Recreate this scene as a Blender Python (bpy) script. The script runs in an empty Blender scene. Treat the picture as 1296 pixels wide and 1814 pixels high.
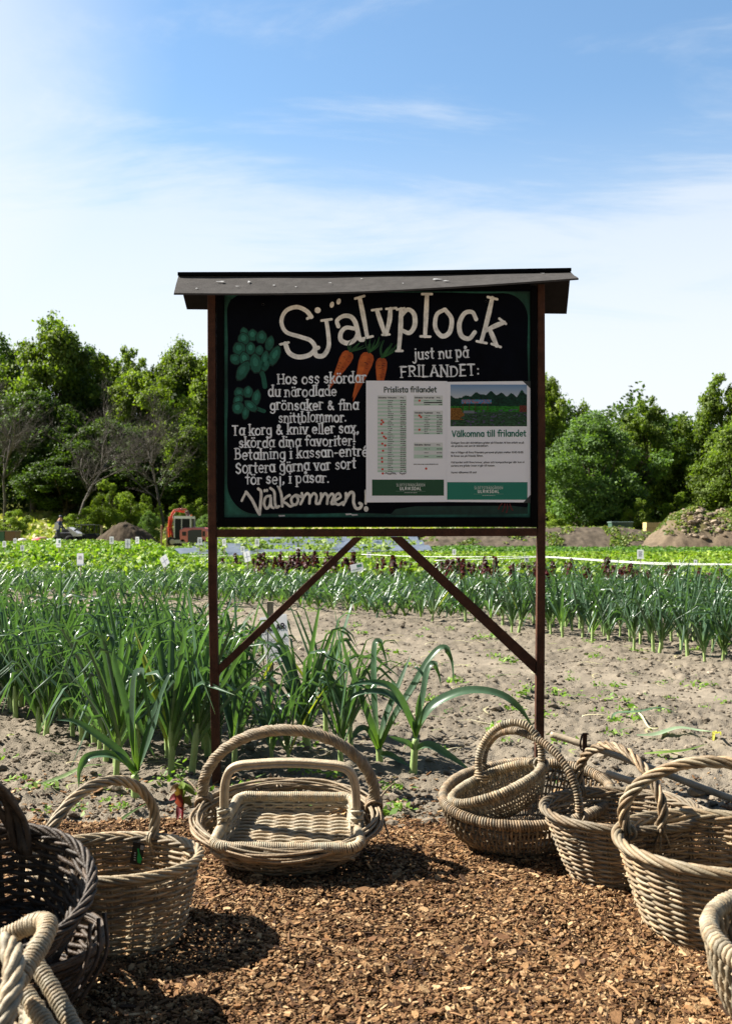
import bpy, math, random
import numpy as np
from mathutils import Vector, Matrix

scene = bpy.context.scene
COL = scene.collection
R = math.radians
F, CX, HZ, CAMZ = 1764.0, 648.0, 938.0, 1.0     # focal length in photo pixels, centre column, horizon row, eye height

# ------------------------------------------------------------------ camera
cam = bpy.data.cameras.new('camera')
cam.lens = 35.0; cam.sensor_width = 36.0; cam.sensor_fit = 'AUTO'
cam.shift_y = 31.0/1814.0
cam.clip_start = 0.05; cam.clip_end = 3000
cam.dof.use_dof = True; cam.dof.focus_distance = 3.7; cam.dof.aperture_fstop = 8.0
camo = bpy.data.objects.new('camera', cam); COL.objects.link(camo)
camo.location = (0, 0, CAMZ); camo.rotation_euler = (R(90), 0, 0)
scene.camera = camo

# ------------------------------------------------------------------ sky, sun, exposure
SUN = Vector((-1.0, 0.28, 1.0)).normalized()     # towards the sun
SUN_EL = math.asin(SUN.z); SUN_AZ = math.atan2(SUN.x, SUN.y)
world = bpy.data.worlds.new('World'); scene.world = world; world.use_nodes = True
nt = world.node_tree; nt.nodes.clear()
def wn(t, **kw):
    n = nt.nodes.new(t)
    for k, v in kw.items(): setattr(n, k, v)
    return n
sky = wn('ShaderNodeTexSky', sky_type='NISHITA', sun_disc=False, sun_elevation=SUN_EL, sun_rotation=SUN_AZ,
         altitude=0, air_density=1.1, dust_density=0.3, ozone_density=2.0)
tc = wn('ShaderNodeTexCoord'); sep = wn('ShaderNodeSeparateXYZ')
nt.links.new(tc.outputs['Generated'], sep.inputs[0])
def mth(op, a, b=None, clamp=False):
    n = wn('ShaderNodeMath', operation=op, use_clamp=clamp)
    for i, v in enumerate((a, b)):
        if v is None: continue
        if isinstance(v, (int, float)): n.inputs[i].default_value = v
        else: nt.links.new(v, n.inputs[i])
    return n.outputs[0]
zz = mth('MAXIMUM', sep.outputs[2], 0.0)
den = mth('ADD', zz, 0.12)
cmb = wn('ShaderNodeCombineXYZ')
nt.links.new(mth('ADD', mth('MULTIPLY', mth('DIVIDE', sep.outputs[0], den), 0.45), 3.7), cmb.inputs[0])
nt.links.new(mth('DIVIDE', sep.outputs[1], den), cmb.inputs[1])
n1 = wn('ShaderNodeTexNoise'); n1.inputs['Scale'].default_value = 2.3; n1.inputs['Detail'].default_value = 8; n1.inputs['Roughness'].default_value = 0.62; n1.inputs['Distortion'].default_value = 0.6
nt.links.new(cmb.outputs[0], n1.inputs['Vector'])
# clouds thicken towards the horizon: a wispy bank below about 20 degrees
def ramp(v, a, b, c=0.0, d=1.0):
    n = wn('ShaderNodeMapRange', interpolation_type='SMOOTHSTEP', clamp=True)
    nt.links.new(v, n.inputs['Value'])
    for i, x in zip(('From Min', 'From Max', 'To Min', 'To Max'), (a, b, c, d)): n.inputs[i].default_value = x
    return n.outputs[0]
front = ramp(sep.outputs[1], -0.35, 0.45)
bank = mth('MULTIPLY', ramp(zz, 0.14, 0.46, 1.0, 0.0), front)
sunside = ramp(sep.outputs[0], -0.42, -0.10, 0.08, 0.0)
cov = mth('ADD', mth('MULTIPLY', bank, 0.42), sunside)
msk = mth('MULTIPLY', ramp(mth('ADD', n1.outputs['Fac'], cov), 0.56, 0.84), 0.60)
low = mth('MULTIPLY', ramp(zz, 0.08, 0.41, 0.97, 0.02), front)
glow = ramp(sep.outputs[0], -0.40, -0.14, 0.80, 0.0)
low = mth('MAXIMUM', low, mth('MULTIPLY', glow, front))
msk = mth('SUBTRACT', 1.0, mth('MULTIPLY', mth('SUBTRACT', 1.0, msk), mth('SUBTRACT', 1.0, low)))
mix = wn('ShaderNodeMix', data_type='RGBA'); mix.inputs['B'].default_value = (6.4, 6.65, 6.9, 1)
hs_ = wn('ShaderNodeHueSaturation'); hs_.inputs['Saturation'].default_value = 1.1; hs_.inputs['Value'].default_value = 1.2; hs_.inputs['Hue'].default_value = .495; nt.links.new(sky.outputs[0], hs_.inputs['Color']); nt.links.new(ramp(sep.outputs[1], -0.5, 0.6, 0.38, 1.35), hs_.inputs['Value'])
nt.links.new(mth('MULTIPLY', msk, 0.96), mix.inputs['Factor']); nt.links.new(hs_.outputs[0], mix.inputs['A'])
bg = wn('ShaderNodeBackground'); bg.inputs['Strength'].default_value = 0.05
nt.links.new(mix.outputs['Result'], bg.inputs['Color'])
wo = wn('ShaderNodeOutputWorld'); nt.links.new(bg.outputs[0], wo.inputs['Surface'])

sun = bpy.data.lights.new('sun', 'SUN'); sun.energy = 5.0; sun.angle = R(0.5); sun.color = (1.0, 0.94, 0.85)
suno = bpy.data.objects.new('sun', sun); COL.objects.link(suno)
suno.rotation_euler = SUN.to_track_quat('Z', 'Y').to_euler(); suno.location = (-20, 5, 20)
vs = scene.view_settings
vs.view_transform = 'Standard'; vs.look = 'None'; vs.exposure = 1.6; vs.gamma = 1.0; vs.use_curve_mapping = False
scene.cycles.max_bounces = 8; scene.cycles.transparent_max_bounces = 8

# ------------------------------------------------------------------ helpers
rng = np.random.default_rng(7); random.seed(7)
_T = np.random.default_rng(3).random((256, 256))
def vnoise(x, y):
    x = np.asarray(x, float); y = np.asarray(y, float)
    xi = np.floor(x).astype(int); yi = np.floor(y).astype(int)
    fx = x-xi; fy = y-yi; fx = fx*fx*(3-2*fx); fy = fy*fy*(3-2*fy)
    a = _T[xi & 255, yi & 255]; b = _T[(xi+1) & 255, yi & 255]; c = _T[xi & 255, (yi+1) & 255]; d = _T[(xi+1) & 255, (yi+1) & 255]
    return (a*(1-fx)+b*fx)*(1-fy)+(c*(1-fx)+d*fx)*fy
def fbm(x, y, o=4):
    s = 0; a = .5
    for i in range(o):
        s = s+a*(vnoise(x*2**i+17.3*i, y*2**i+5.1*i)-.5); a *= .5
    return s
def W(px, py, Y): return np.array(((px-CX)/F*Y, Y, CAMZ-(py-HZ)/F*Y))      # photo pixel at distance Y
def G(px, py): Y = F*CAMZ/(py-HZ); return np.array(((px-CX)/F*Y, Y, 0.0))   # photo pixel on flat ground

class MB:
    def __init__(s): s.v = []; s.f = []; s.c = []; s.mi = []; s.n = 0
    def add(s, V, Fc, col=(1, 1, 1), m=0):
        V = np.asarray(V, float).reshape(-1, 3); Fc = np.asarray(Fc, int)
        c = np.asarray(col, float)
        if c.ndim == 1: c = np.broadcast_to(c, (len(V), 3))
        s.v.append(V); s.c.append(c); s.f.append(Fc+s.n); s.mi.append(np.full(len(Fc), m)); s.n += len(V)
    def build(s, name, mats, parent=None, smooth=True):
        V = np.concatenate(s.v); C = np.concatenate(s.c)
        me = bpy.data.meshes.new(name)
        me.vertices.add(len(V)); me.vertices.foreach_set('co', V.astype(np.float32).ravel())
        lt = np.concatenate([np.full(len(f), f.shape[1]) for f in s.f]); li = np.concatenate([f.ravel() for f in s.f])
        ls = np.concatenate(([0], np.cumsum(lt)[:-1]))
        me.loops.add(len(li)); me.loops.foreach_set('vertex_index', li.astype(np.int32))
        me.polygons.add(len(lt)); me.polygons.foreach_set('loop_start', ls.astype(np.int32)); me.polygons.foreach_set('loop_total', lt.astype(np.int32))
        me.polygons.foreach_set('material_index', np.concatenate(s.mi).astype(np.int32))
        me.polygons.foreach_set('use_smooth', np.full(len(lt), smooth))
        me.update(calc_edges=True)
        ca = me.color_attributes.new('Col', 'FLOAT_COLOR', 'POINT')
        ca.data.foreach_set('color', np.hstack((C, np.ones((len(C), 1)))).astype(np.float32).ravel())
        for m in (mats if isinstance(mats, (list, tuple)) else [mats]): me.materials.append(m)
        o = bpy.data.objects.new(name, me); COL.objects.link(o)
        if parent is not None: o.parent = parent
        return o

def thing(name, label, cat, loc=(0, 0, 0), rot=(0, 0, 0), group=None):
    o = bpy.data.objects.new(name, None); COL.objects.link(o); o.empty_display_size = .1
    o.location = tuple(float(x) for x in loc); o.rotation_euler = rot
    return tag(o, label, cat, group)
def tag(o, label, cat, group=None, kind=None):
    if label: o['label'] = label
    if cat: o['category'] = cat
    if group: o['group'] = group
    if kind: o['kind'] = kind
    return o
def struct(o): o['kind'] = 'structure'; return o
def stuff(o, label, cat): return tag(o, label, cat, None, 'stuff')
def dup(root, loc, rotz, scale=1.0, label=None, group=None):
    r = root.copy(); COL.objects.link(r); r.location = tuple(float(x) for x in loc); r.rotation_euler = (0, 0, rotz)
    r.scale = scale if isinstance(scale, (tuple, list)) else (scale,)*3
    if label: r['label'] = label
    if group: r['group'] = group
    for ch in list(root.children):
        c = ch.copy(); COL.objects.link(c); c.parent = r
        for g in list(ch.children):
            d = g.copy(); COL.objects.link(d); d.parent = c
    return r

def norm(a): return a/np.maximum(np.linalg.norm(a, axis=-1, keepdims=True), 1e-9)
def frames(P, closed=False):
    T = norm(np.roll(P, -1, 0)-np.roll(P, 1, 0)) if closed else norm(np.gradient(P, axis=0))
    N = np.zeros_like(P)
    a = np.array((0, 0, 1.0)) if abs(T[0][2]) < .9 else np.array((1.0, 0, 0))
    n = a-T[0]*a.dot(T[0]); n /= np.linalg.norm(n)
    for i in range(len(P)):
        n = n-T[i]*n.dot(T[i]); n /= max(np.linalg.norm(n), 1e-9); N[i] = n
    return T, N, np.cross(T, N)
def tube(mb, P, r, sides=6, closed=False, ref=None, col=(1, 1, 1), m=0, caps=True):
    P = np.asarray(P, float); n = len(P)
    if ref is None: T, N, B = frames(P, closed)
    else:
        T = norm(np.roll(P, -1, 0)-np.roll(P, 1, 0)) if closed else norm(np.gradient(P, axis=0))
        N = norm(np.cross(T, np.broadcast_to(ref, P.shape))); B = np.cross(T, N)
    r = np.broadcast_to(np.asarray(r, float), (n,))[:, None, None]
    a = np.arange(sides)/sides*2*np.pi
    V = P[:, None, :]+r*(np.cos(a)[None, :, None]*N[:, None, :]+np.sin(a)[None, :, None]*B[:, None, :])
    V = V.reshape(-1, 3)
    k = n if closed else n-1
    i = np.arange(k)[:, None]; j = np.arange(sides)[None, :]; i2 = (i+1) % n; j2 = (j+1) % sides
    Fq = np.stack((i*sides+j, i*sides+j2, i2*sides+j2, i2*sides+j), -1).reshape(-1, 4)
    c = np.asarray(col, float)
    if c.ndim == 2: c = np.repeat(c, sides, 0)
    mb.add(V, Fq, c, m)
    if not closed and caps:
        s0 = mb.n-len(V)
        mb.f.append(np.array([np.arange(sides)[::-1]+s0, np.arange(sides)+s0+(n-1)*sides])); mb.mi.append(np.full(2, m))
def smoothpath(P, n=24, closed=False):
    P = np.asarray(P, float); k = len(P)
    if k == 2:
        t = np.linspace(0, 1, n)[:, None]; return P[0]*(1-t)+P[1]*t
    Q = np.vstack((P[-1:], P, P[:2])) if closed else np.vstack((2*P[:1]-P[1:2], P, 2*P[-1:]-P[-2:-1]))
    seg = k if closed else k-1
    u = np.linspace(0, seg, n, endpoint=not closed); i = np.minimum(u.astype(int), seg-1); t = (u-i)[:, None]
    p0, p1, p2, p3 = Q[i], Q[i+1], Q[i+2], Q[i+3]
    return .5*(2*p1+(p2-p0)*t+(2*p0-5*p1+4*p2-p3)*t**2+(3*p1-p0-3*p2+p3)*t**3)
def resample(P, n):
    P = np.asarray(P, float); d = np.concatenate(([0], np.cumsum(np.linalg.norm(np.diff(P, axis=0), axis=1))))
    u = np.linspace(0, d[-1], n); return np.stack([np.interp(u, d, P[:, k]) for k in range(3)], -1)
def rope(mb, P, ns, off, r, turns, sides=6, closed=False, tone=lambda: (1, 1, 1)):
    P = np.asarray(P, float); n = len(P)
    T, N, B = frames(P, closed)
    s = np.arange(n)/(n if closed else n-1)
    for i in range(ns):
        ph = 2*np.pi*(turns*s+i/ns)
        Rd = np.cos(ph)[:, None]*N+np.sin(ph)[:, None]*B
        o = off*(1+.10*np.sin(5.3*s*2*np.pi*2+i*2.1)*(0 if closed else 1))
        tube(mb, P+np.reshape(o, (-1, 1))*Rd, r*random.uniform(.88, 1.1), sides, closed, Rd, tone())
def wrapped(mb, P, core, wr, closed=False, tone=lambda: (1, 1, 1), tight=1.0):
    P = np.asarray(P, float)
    Pc = np.vstack((P, P[:1])) if closed else P
    L = np.sum(np.linalg.norm(np.diff(Pc, axis=0), axis=1)); turns = int(L/(2*wr*tight))
    Q = resample(Pc, turns*9+1)
    T, N, B = frames(Q)
    s = np.linspace(0, 1, len(Q)); ph = 2*np.pi*turns*s
    Rd = np.cos(ph)[:, None]*N+np.sin(ph)[:, None]*B
    tube(mb, resample(Pc, 60), core, 8, col=(.6, .6, .6))
    tn = np.repeat(np.array([tone() for _ in range(turns+1)]), 9, 0)[:len(Q)]
    wob = 1+.06*np.sin(s*41)+.04*np.sin(s*173)
    tube(mb, Q+((core+.35*wr)*wob)[:, None]*Rd, wr*1.02, 5, col=tn, ref=Rd)
def box(mb, lo, hi, col=(1, 1, 1), m=0, M=None, bev=0.0):
    x0, y0, z0 = lo; x1, y1, z1 = hi
    if bev <= 0:
        V = np.array([(x0, y0, z0), (x1, y0, z0), (x1, y1, z0), (x0, y1, z0), (x0, y0, z1), (x1, y0, z1), (x1, y1, z1), (x0, y1, z1)], float)
        Fq = [(0, 3, 2, 1), (4, 5, 6, 7), (0, 1, 5, 4), (1, 2, 6, 5), (2, 3, 7, 6), (3, 0, 4, 7)]
    else:
        b = bev; V = []; Fq = []
        ring = lambda i, z: [(x0+i+b*(1 if i == 0 else 0), y0+i, z), (x1-i-b*(1 if i == 0 else 0), y0+i, z), (x1-i, y0+i+b*(1 if i == 0 else 0), z), (x1-i, y1-i-b*(1 if i == 0 else 0), z), (x1-i-b*(1 if i == 0 else 0), y1-i, z), (x0+i+b*(1 if i == 0 else 0), y1-i, z), (x0+i, y1-i-b*(1 if i == 0 else 0), z), (x0+i, y0+i+b*(1 if i == 0 else 0), z)]
        def ring(i, z):
            e = b*(.6 if i else 1.0); a0, a1, c0, c1 = x0+i, x1-i, y0+i, y1-i
            return [(a0+e, c0, z), (a1-e, c0, z), (a1, c0+e, z), (a1, c1-e, z), (a1-e, c1, z), (a0+e, c1, z), (a0, c1-e, z), (a0, c0+e, z)]
        V = np.array(ring(b, z0)+ring(0, z0+b)+ring(0, z1-b)+ring(b, z1), float)
        Fq = [[k*8+j, k*8+(j+1) % 8, (k+1)*8+(j+1) % 8, (k+1)*8+j] for k in range(3) for j in range(8)]
        if M is not None: V = V@np.array(M.to_3x3()).T+np.array(M.translation)
        s0 = mb.n; mb.add(V, Fq, col, m)
        mb.f.append(np.array([np.arange(8)[::-1]+s0, np.arange(8)+24+s0])); mb.mi.append(np.full(2, m)); return
    if M is not None: V = V@np.array(M.to_3x3()).T+np.array(M.translation)
    mb.add(V, Fq, col, m)
def prism(mb, P2, map0, map1, col=(1, 1, 1), m=0):
    """convex or simple outline P2 mapped to a front and a back loop"""
    A = np.array([map0(*p) for p in P2]); B = np.array([map1(*p) for p in P2]); n = len(A)
    s0 = mb.n; mb.add(np.vstack((A, B)), [(i, (i+1) % n, n+(i+1) % n, n+i) for i in range(n)], col, m)
    mb.f.append(np.array([np.arange(n)[::-1]+s0, np.arange(n)+n+s0])); mb.mi.append(np.full(2, m))
def lathe(mb, prof, n=16, c=(0, 0, 0), axis='z', col=(1, 1, 1), m=0):
    a = np.arange(n)/n*2*np.pi; prof = np.asarray(prof, float)
    r = prof[:, 0][:, None]; h = np.broadcast_to(prof[:, 1][:, None], (len(prof), n))
    u, v = r*np.cos(a), r*np.sin(a)
    V = np.stack({'z': (u, v, h), 'x': (h, u, v), 'y': (v, h, u)}[axis], -1).reshape(-1, 3)+np.array(c)
    i = np.arange(len(prof)-1)[:, None]; j = np.arange(n)[None, :]; j2 = (j+1) % n
    mb.add(V, np.stack((i*n+j, i*n+j2, (i+1)*n+j2, (i+1)*n+j), -1).reshape(-1, 4), col, m)

# ------------------------------------------------------------------ materials
def mat(name, col, rough=.6, nscale=0, namt=.3, bump=0.0, bscale=60, trans=0.0, tcol=None, spec=.4, metal=0.0, col2=None, stretch=(1, 1, 1), coat=0.0):
    m = bpy.data.materials.new(name); m.use_nodes = True; t = m.node_tree; b = t.nodes['Principled BSDF']; out = t.nodes['Material Output']
    b.inputs['Roughness'].default_value = rough; b.inputs['Specular IOR Level'].default_value = spec; b.inputs['Metallic'].default_value = metal
    b.inputs['Coat Weight'].default_value = coat; b.inputs['Coat Roughness'].default_value = .08
    at = t.nodes.new('ShaderNodeAttribute'); at.attribute_name = 'Col'
    mx = t.nodes.new('ShaderNodeMix'); mx.data_type = 'RGBA'; mx.blend_type = 'MULTIPLY'; mx.inputs['Factor'].default_value = 1
    t.links.new(at.outputs['Color'], mx.inputs['A']); mx.inputs['B'].default_value = (*col, 1)
    colout = mx.outputs['Result']
    if nscale or bump:
        tcn = t.nodes.new('ShaderNodeTexCoord'); mp = t.nodes.new('ShaderNodeMapping'); mp.inputs['Scale'].default_value = stretch
        t.links.new(tcn.outputs['Object'], mp.inputs['Vector'])
    if nscale:
        nz = t.nodes.new('ShaderNodeTexNoise'); nz.inputs['Scale'].default_value = nscale; nz.inputs['Detail'].default_value = 6; nz.inputs['Roughness'].default_value = .65
        t.links.new(mp.outputs[0], nz.inputs['Vector'])
        mr = t.nodes.new('ShaderNodeMapRange'); mr.inputs['From Min'].default_value = .3; mr.inputs['From Max'].default_value = .7
        t.links.new(nz.outputs['Fac'], mr.inputs['Value'])
        if col2 is None:
            mr.inputs['To Min'].default_value = 1-namt; mr.inputs['To Max'].default_value = 1+namt
            m2 = t.nodes.new('ShaderNodeMix'); m2.data_type = 'RGBA'; m2.blend_type = 'MULTIPLY'; m2.inputs['Factor'].default_value = 1
            t.links.new(colout, m2.inputs['A']); t.links.new(mr.outputs[0], m2.inputs['B'])
        else:
            m2 = t.nodes.new('ShaderNodeMix'); m2.data_type = 'RGBA'
            m3 = t.nodes.new('ShaderNodeMix'); m3.data_type = 'RGBA'; m3.blend_type = 'MULTIPLY'; m3.inputs['Factor'].default_value = 1
            t.links.new(at.outputs['Color'], m3.inputs['A']); m3.inputs['B'].default_value = (*col2, 1)
            t.links.new(mr.outputs[0], m2.inputs['Factor']); t.links.new(colout, m2.inputs['A']); t.links.new(m3.outputs['Result'], m2.inputs['B'])
        colout = m2.outputs['Result']
    t.links.new(colout, b.inputs['Base Color'])
    if bump:
        nb = t.nodes.new('ShaderNodeTexNoise'); nb.inputs['Scale'].default_value = bscale; nb.inputs['Detail'].default_value = 5
        t.links.new(mp.outputs[0], nb.inputs['Vector'])
        bp = t.nodes.new('ShaderNodeBump'); bp.inputs['Strength'].default_value = bump; bp.inputs['Distance'].default_value = .01
        t.links.new(nb.outputs['Fac'], bp.inputs['Height']); t.links.new(bp.outputs[0], b.inputs['Normal'])
    if trans:
        tr = t.nodes.new('ShaderNodeBsdfTranslucent'); ms = t.nodes.new('ShaderNodeMixShader'); ms.inputs[0].default_value = trans
        m4 = t.nodes.new('ShaderNodeMix'); m4.data_type = 'RGBA'; m4.blend_type = 'MULTIPLY'; m4.inputs['Factor'].default_value = 1
        t.links.new(colout, m4.inputs['A']); m4.inputs['B'].default_value = (*(tcol or (1.6, 1.9, .7)), 1)
        t.links.new(m4.outputs['Result'], tr.inputs['Color'])
        t.links.new(b.outputs[0], ms.inputs[1]); t.links.new(tr.outputs[0], ms.inputs[2]); t.links.new(ms.outputs[0], out.inputs['Surface'])
    return m
M = dict(
    soil=mat('soil', (.172, .146, .110), .95, 5, .25, .8, 160, spec=.1),
    clod=mat('soil_clod', (.165, .14, .108), .95, 40, .3, .4, 120, spec=.1),
    mulch=mat('bark_mulch', (.045, .025, .013), .95, 30, .5, .6, 120, spec=.1),
    chip=mat('bark_chip', (1, 1, 1), .85, 60, .25, .3, 200, spec=.2),
    ground=mat('field_ground', (1, 1, 1), .95, .8, .35, .3, 6, spec=.1),
    rust=mat('rusty_steel', (.034, .017, .012), .8, 18, .5, .35, 150, spec=.15, col2=(.095, .042, .025)),
    board=mat('black_board_paint', (.0016, .0026, .006), .5, 9, .4, .05, 40, spec=.05),
    frame=mat('black_frame_paint', (.002, .002, .0025), .6, 20, .4, .2, 60, spec=.06),
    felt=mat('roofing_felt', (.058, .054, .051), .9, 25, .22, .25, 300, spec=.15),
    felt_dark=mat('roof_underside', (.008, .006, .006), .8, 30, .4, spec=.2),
    paint=mat('sign_paint', (1, 1, 1), .6, 34, .30, .2, 90, spec=.3),
    paper=mat('laminated_paper', (.88, .91, .98), .35, spec=.4, coat=.2),
    ink=mat('printed_ink', (1, 1, 1), .45, spec=.15, coat=.05),
    wicker=mat('grey_wicker', (.228, .172, .108), .62, 38, .36, .25, 220, spec=.35),
    wicker_pale=mat('pale_wicker', (.27, .217, .142), .6, 38, .32, .2, 220, spec=.35),
    tray=mat('tray_wicker', (.36, .295, .20), .6, 38, .25, .2, 220, spec=.35),
    wicker_warm=mat('tan_wicker', (.275, .205, .122), .6, 38, .32, .2, 220, spec=.35),
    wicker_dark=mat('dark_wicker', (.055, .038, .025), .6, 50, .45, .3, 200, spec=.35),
    leek=mat('leek_leaf', (.060, .112, .066), .33, 14, .3, 0, trans=.27, tcol=(1.8, 2.1, .5), spec=.5),
    stem=mat('leek_stem', (.34, .46, .17), .5, 20, .2, trans=.2, tcol=(1, 1, .6), spec=.4),
    green=mat('bright_leaf', (1, 1, 1), .55, 3, .2, trans=.35, tcol=(1.3, 1.5, .6), spec=.3),
    crown=mat('tree_leaf', (1, 1, 1), .6, .35, .3, trans=.38, tcol=(1.6, 1.75, .45), spec=.25),
    bark=mat('bark', (.10, .082, .062), .9, 6, .4, .4, 20, spec=.1),
    deadwood=mat('dead_wood', (.095, .085, .072), .85, 6, .3, spec=.15),
    wood=mat('raw_wood', (.30, .25, .19), .8, 14, .25, .2, 60, spec=.2, stretch=(6, 6, 1)),
    bamboo=mat('weathered_bamboo', (.32, .26, .18), .5, 12, .25, .15, 80, spec=.4),
    white=mat('white_card', (.82, .82, .84), .5, spec=.3, trans=.35, tcol=(1, 1, 1)),
    plain=mat('plain', (1, 1, 1), .55, 8, .15, spec=.35),
    gloss=mat('machine_paint', (1, 1, 1), .3, 3, .08, spec=.5),
    glass=mat('dark_glass', (.012, .016, .018), .25, spec=.2),
    rubber=mat('rubber', (.02, .02, .02), .8, spec=.2),
    plastic=mat('mulch_film', (.10, .115, .14), .35, 1.5, .3, .6, 3, spec=.5),
    tape=mat('white_tape', (.85, .85, .82), .5),
)
# ================================================================== THE SETTING
def hill(x, y):
    t = np.clip((y-70)/60, 0, 1.6); side = np.clip((20-np.asarray(x))/40, .35, 1)
    return 7.5*t*side+.25*fbm(x*.08, y*.08)*np.clip((y-40)/30, 0, 1)
def track(x, y):            # trodden strip across the bare bed
    ax, ay, bx, by = .55, 7.9, 2.14, 5.84
    d = np.abs((bx-ax)*(ay-y)-(ax-x)*(by-ay))/math.hypot(bx-ax, by-ay)
    return np.exp(-(d/.28)**2)
def soil_z(x, y):
    x = np.asarray(x, float); y = np.asarray(y, float)
    tr = track(x, y)
    z = .05*fbm(x*1.3, y*1.3, 3)+(1-.8*tr)*(.085*np.maximum(fbm(x*7, y*7, 4), -.10)+.045*np.maximum(fbm(x*30, y*30, 4), -.1))
    return z-.05*np.clip((3.35-y)/.2, 0, 1)
# big ground sheet: grass and field, rising into the wooded slope
xs = np.concatenate((np.linspace(-900, -70, 20), np.linspace(-60, 60, 121), np.linspace(70, 900, 20)))
ys = np.concatenate((np.linspace(-300, -6, 12), np.linspace(-4, 130, 135), np.linspace(140, 1500, 30)))
gx, gy = np.meshgrid(xs, ys); gz = np.where(gy > 26, hill(gx, gy), 0)-.12+.08*np.clip((gy-32)/6, 0, 1)
mb = MB(); n = len(xs); i = np.arange(len(ys)-1)[:, None]; j = np.arange(n-1)[None, :]
t = np.clip((gy-50)/12, 0, 1)[..., None]; nz = fbm(gx*.25, gy*.25)[..., None]
c = np.array((.21, .17, .13))*(1-t)+np.array((.20, .22, .045))*t*(1+.9*nz)
mb.add(np.stack((gx, gy, gz), -1), np.stack((i*n+j, i*n+j+1, (i+1)*n+j+1, (i+1)*n+j), -1).reshape(-1, 4), c.reshape(-1, 3))
struct(mb.build('ground', M['ground']))
# bare bed
us = np.linspace(-.75, .75, 760); ys = np.geomspace(3.0, 34, 460)
gy = np.repeat(ys[:, None], len(us), 1); gx = gy*us[None, :]
gz = soil_z(gx, gy)
mb = MB(); n = len(us); i = np.arange(len(ys)-1)[:, None]; j = np.arange(n-1)[None, :]
c = (1+.30*track(gx, gy)+.5*fbm(gx*.9, gy*.9))[..., None]*np.ones(3)
mb.add(np.stack((gx, gy, gz), -1), np.stack((i*n+j, i*n+j+1, (i+1)*n+j+1, (i+1)*n+j), -1).reshape(-1, 4), c.reshape(-1, 3))
struct(mb.build('soil', M['soil']))
# clods
t_ = (1+5**.5)/2
ICO = norm(np.array([(-1, t_, 0), (1, t_, 0), (-1, -t_, 0), (1, -t_, 0), (0, -1, t_), (0, 1, t_), (0, -1, -t_), (0, 1, -t_), (t_, 0, -1), (t_, 0, 1), (-t_, 0, -1), (-t_, 0, 1)], float))
ICF = np.array([(0, 11, 5), (0, 5, 1), (0, 1, 7), (0, 7, 10), (0, 10, 11), (1, 5, 9), (5, 11, 4), (11, 10, 2), (10, 7, 6), (7, 1, 8), (3, 9, 4), (3, 4, 2), (3, 2, 6), (3, 6, 8), (3, 8, 9), (4, 9, 5), (2, 4, 11), (6, 2, 10), (8, 6, 7), (9, 8, 1)])
def scatter_ico(mb, P, S, col, squash=.7, rg=rng):
    k = len(P); V = ICO[None]*(1+.35*(rg.random((k, 12, 1))-.5))
    a = rg.random(k)*6.28; ca, sa = np.cos(a)[:, None], np.sin(a)[:, None]
    V = np.stack((V[..., 0]*ca-V[..., 1]*sa, V[..., 0]*sa+V[..., 1]*ca, V[..., 2]*squash), -1)*S[:, None, None]*np.array((1.15, .9, 1))
    V = V+P[:, None, :]
    mb.add(V.reshape(-1, 3), (ICF[None]+12*np.arange(k)[:, None, None]).reshape(-1, 3), np.repeat(col, 12, 0))
k = 52000; y = 3.2+11*rng.random(k)**1.6; x = (rng.random(k)-.5)*2*.5*y
keep = rng.random(k) > .75*track(x, y); x, y = x[keep], y[keep]
keep = rng.random(len(x)) < .25+1.6*np.clip(fbm(x*2.2, y*2.2)+.25, 0, 1); x, y = x[keep], y[keep]; k = len(x)
s = np.clip(rng.lognormal(-5.3, .6, k), .0025, .034)
mb = MB(); scatter_ico(mb, np.stack((x, y, soil_z(x, y)+s*.25), -1), s, (.8+.45*rng.random((k, 1)))*np.where(rng.random((k, 1)) < .035, 1.8, 1)*np.array((1, .98, .95)))
stuff(mb.build('soil_clods', M['clod'], smooth=False), 'dry grey crumbs and clods of soil lying on the bare bed', 'clods')
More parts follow.
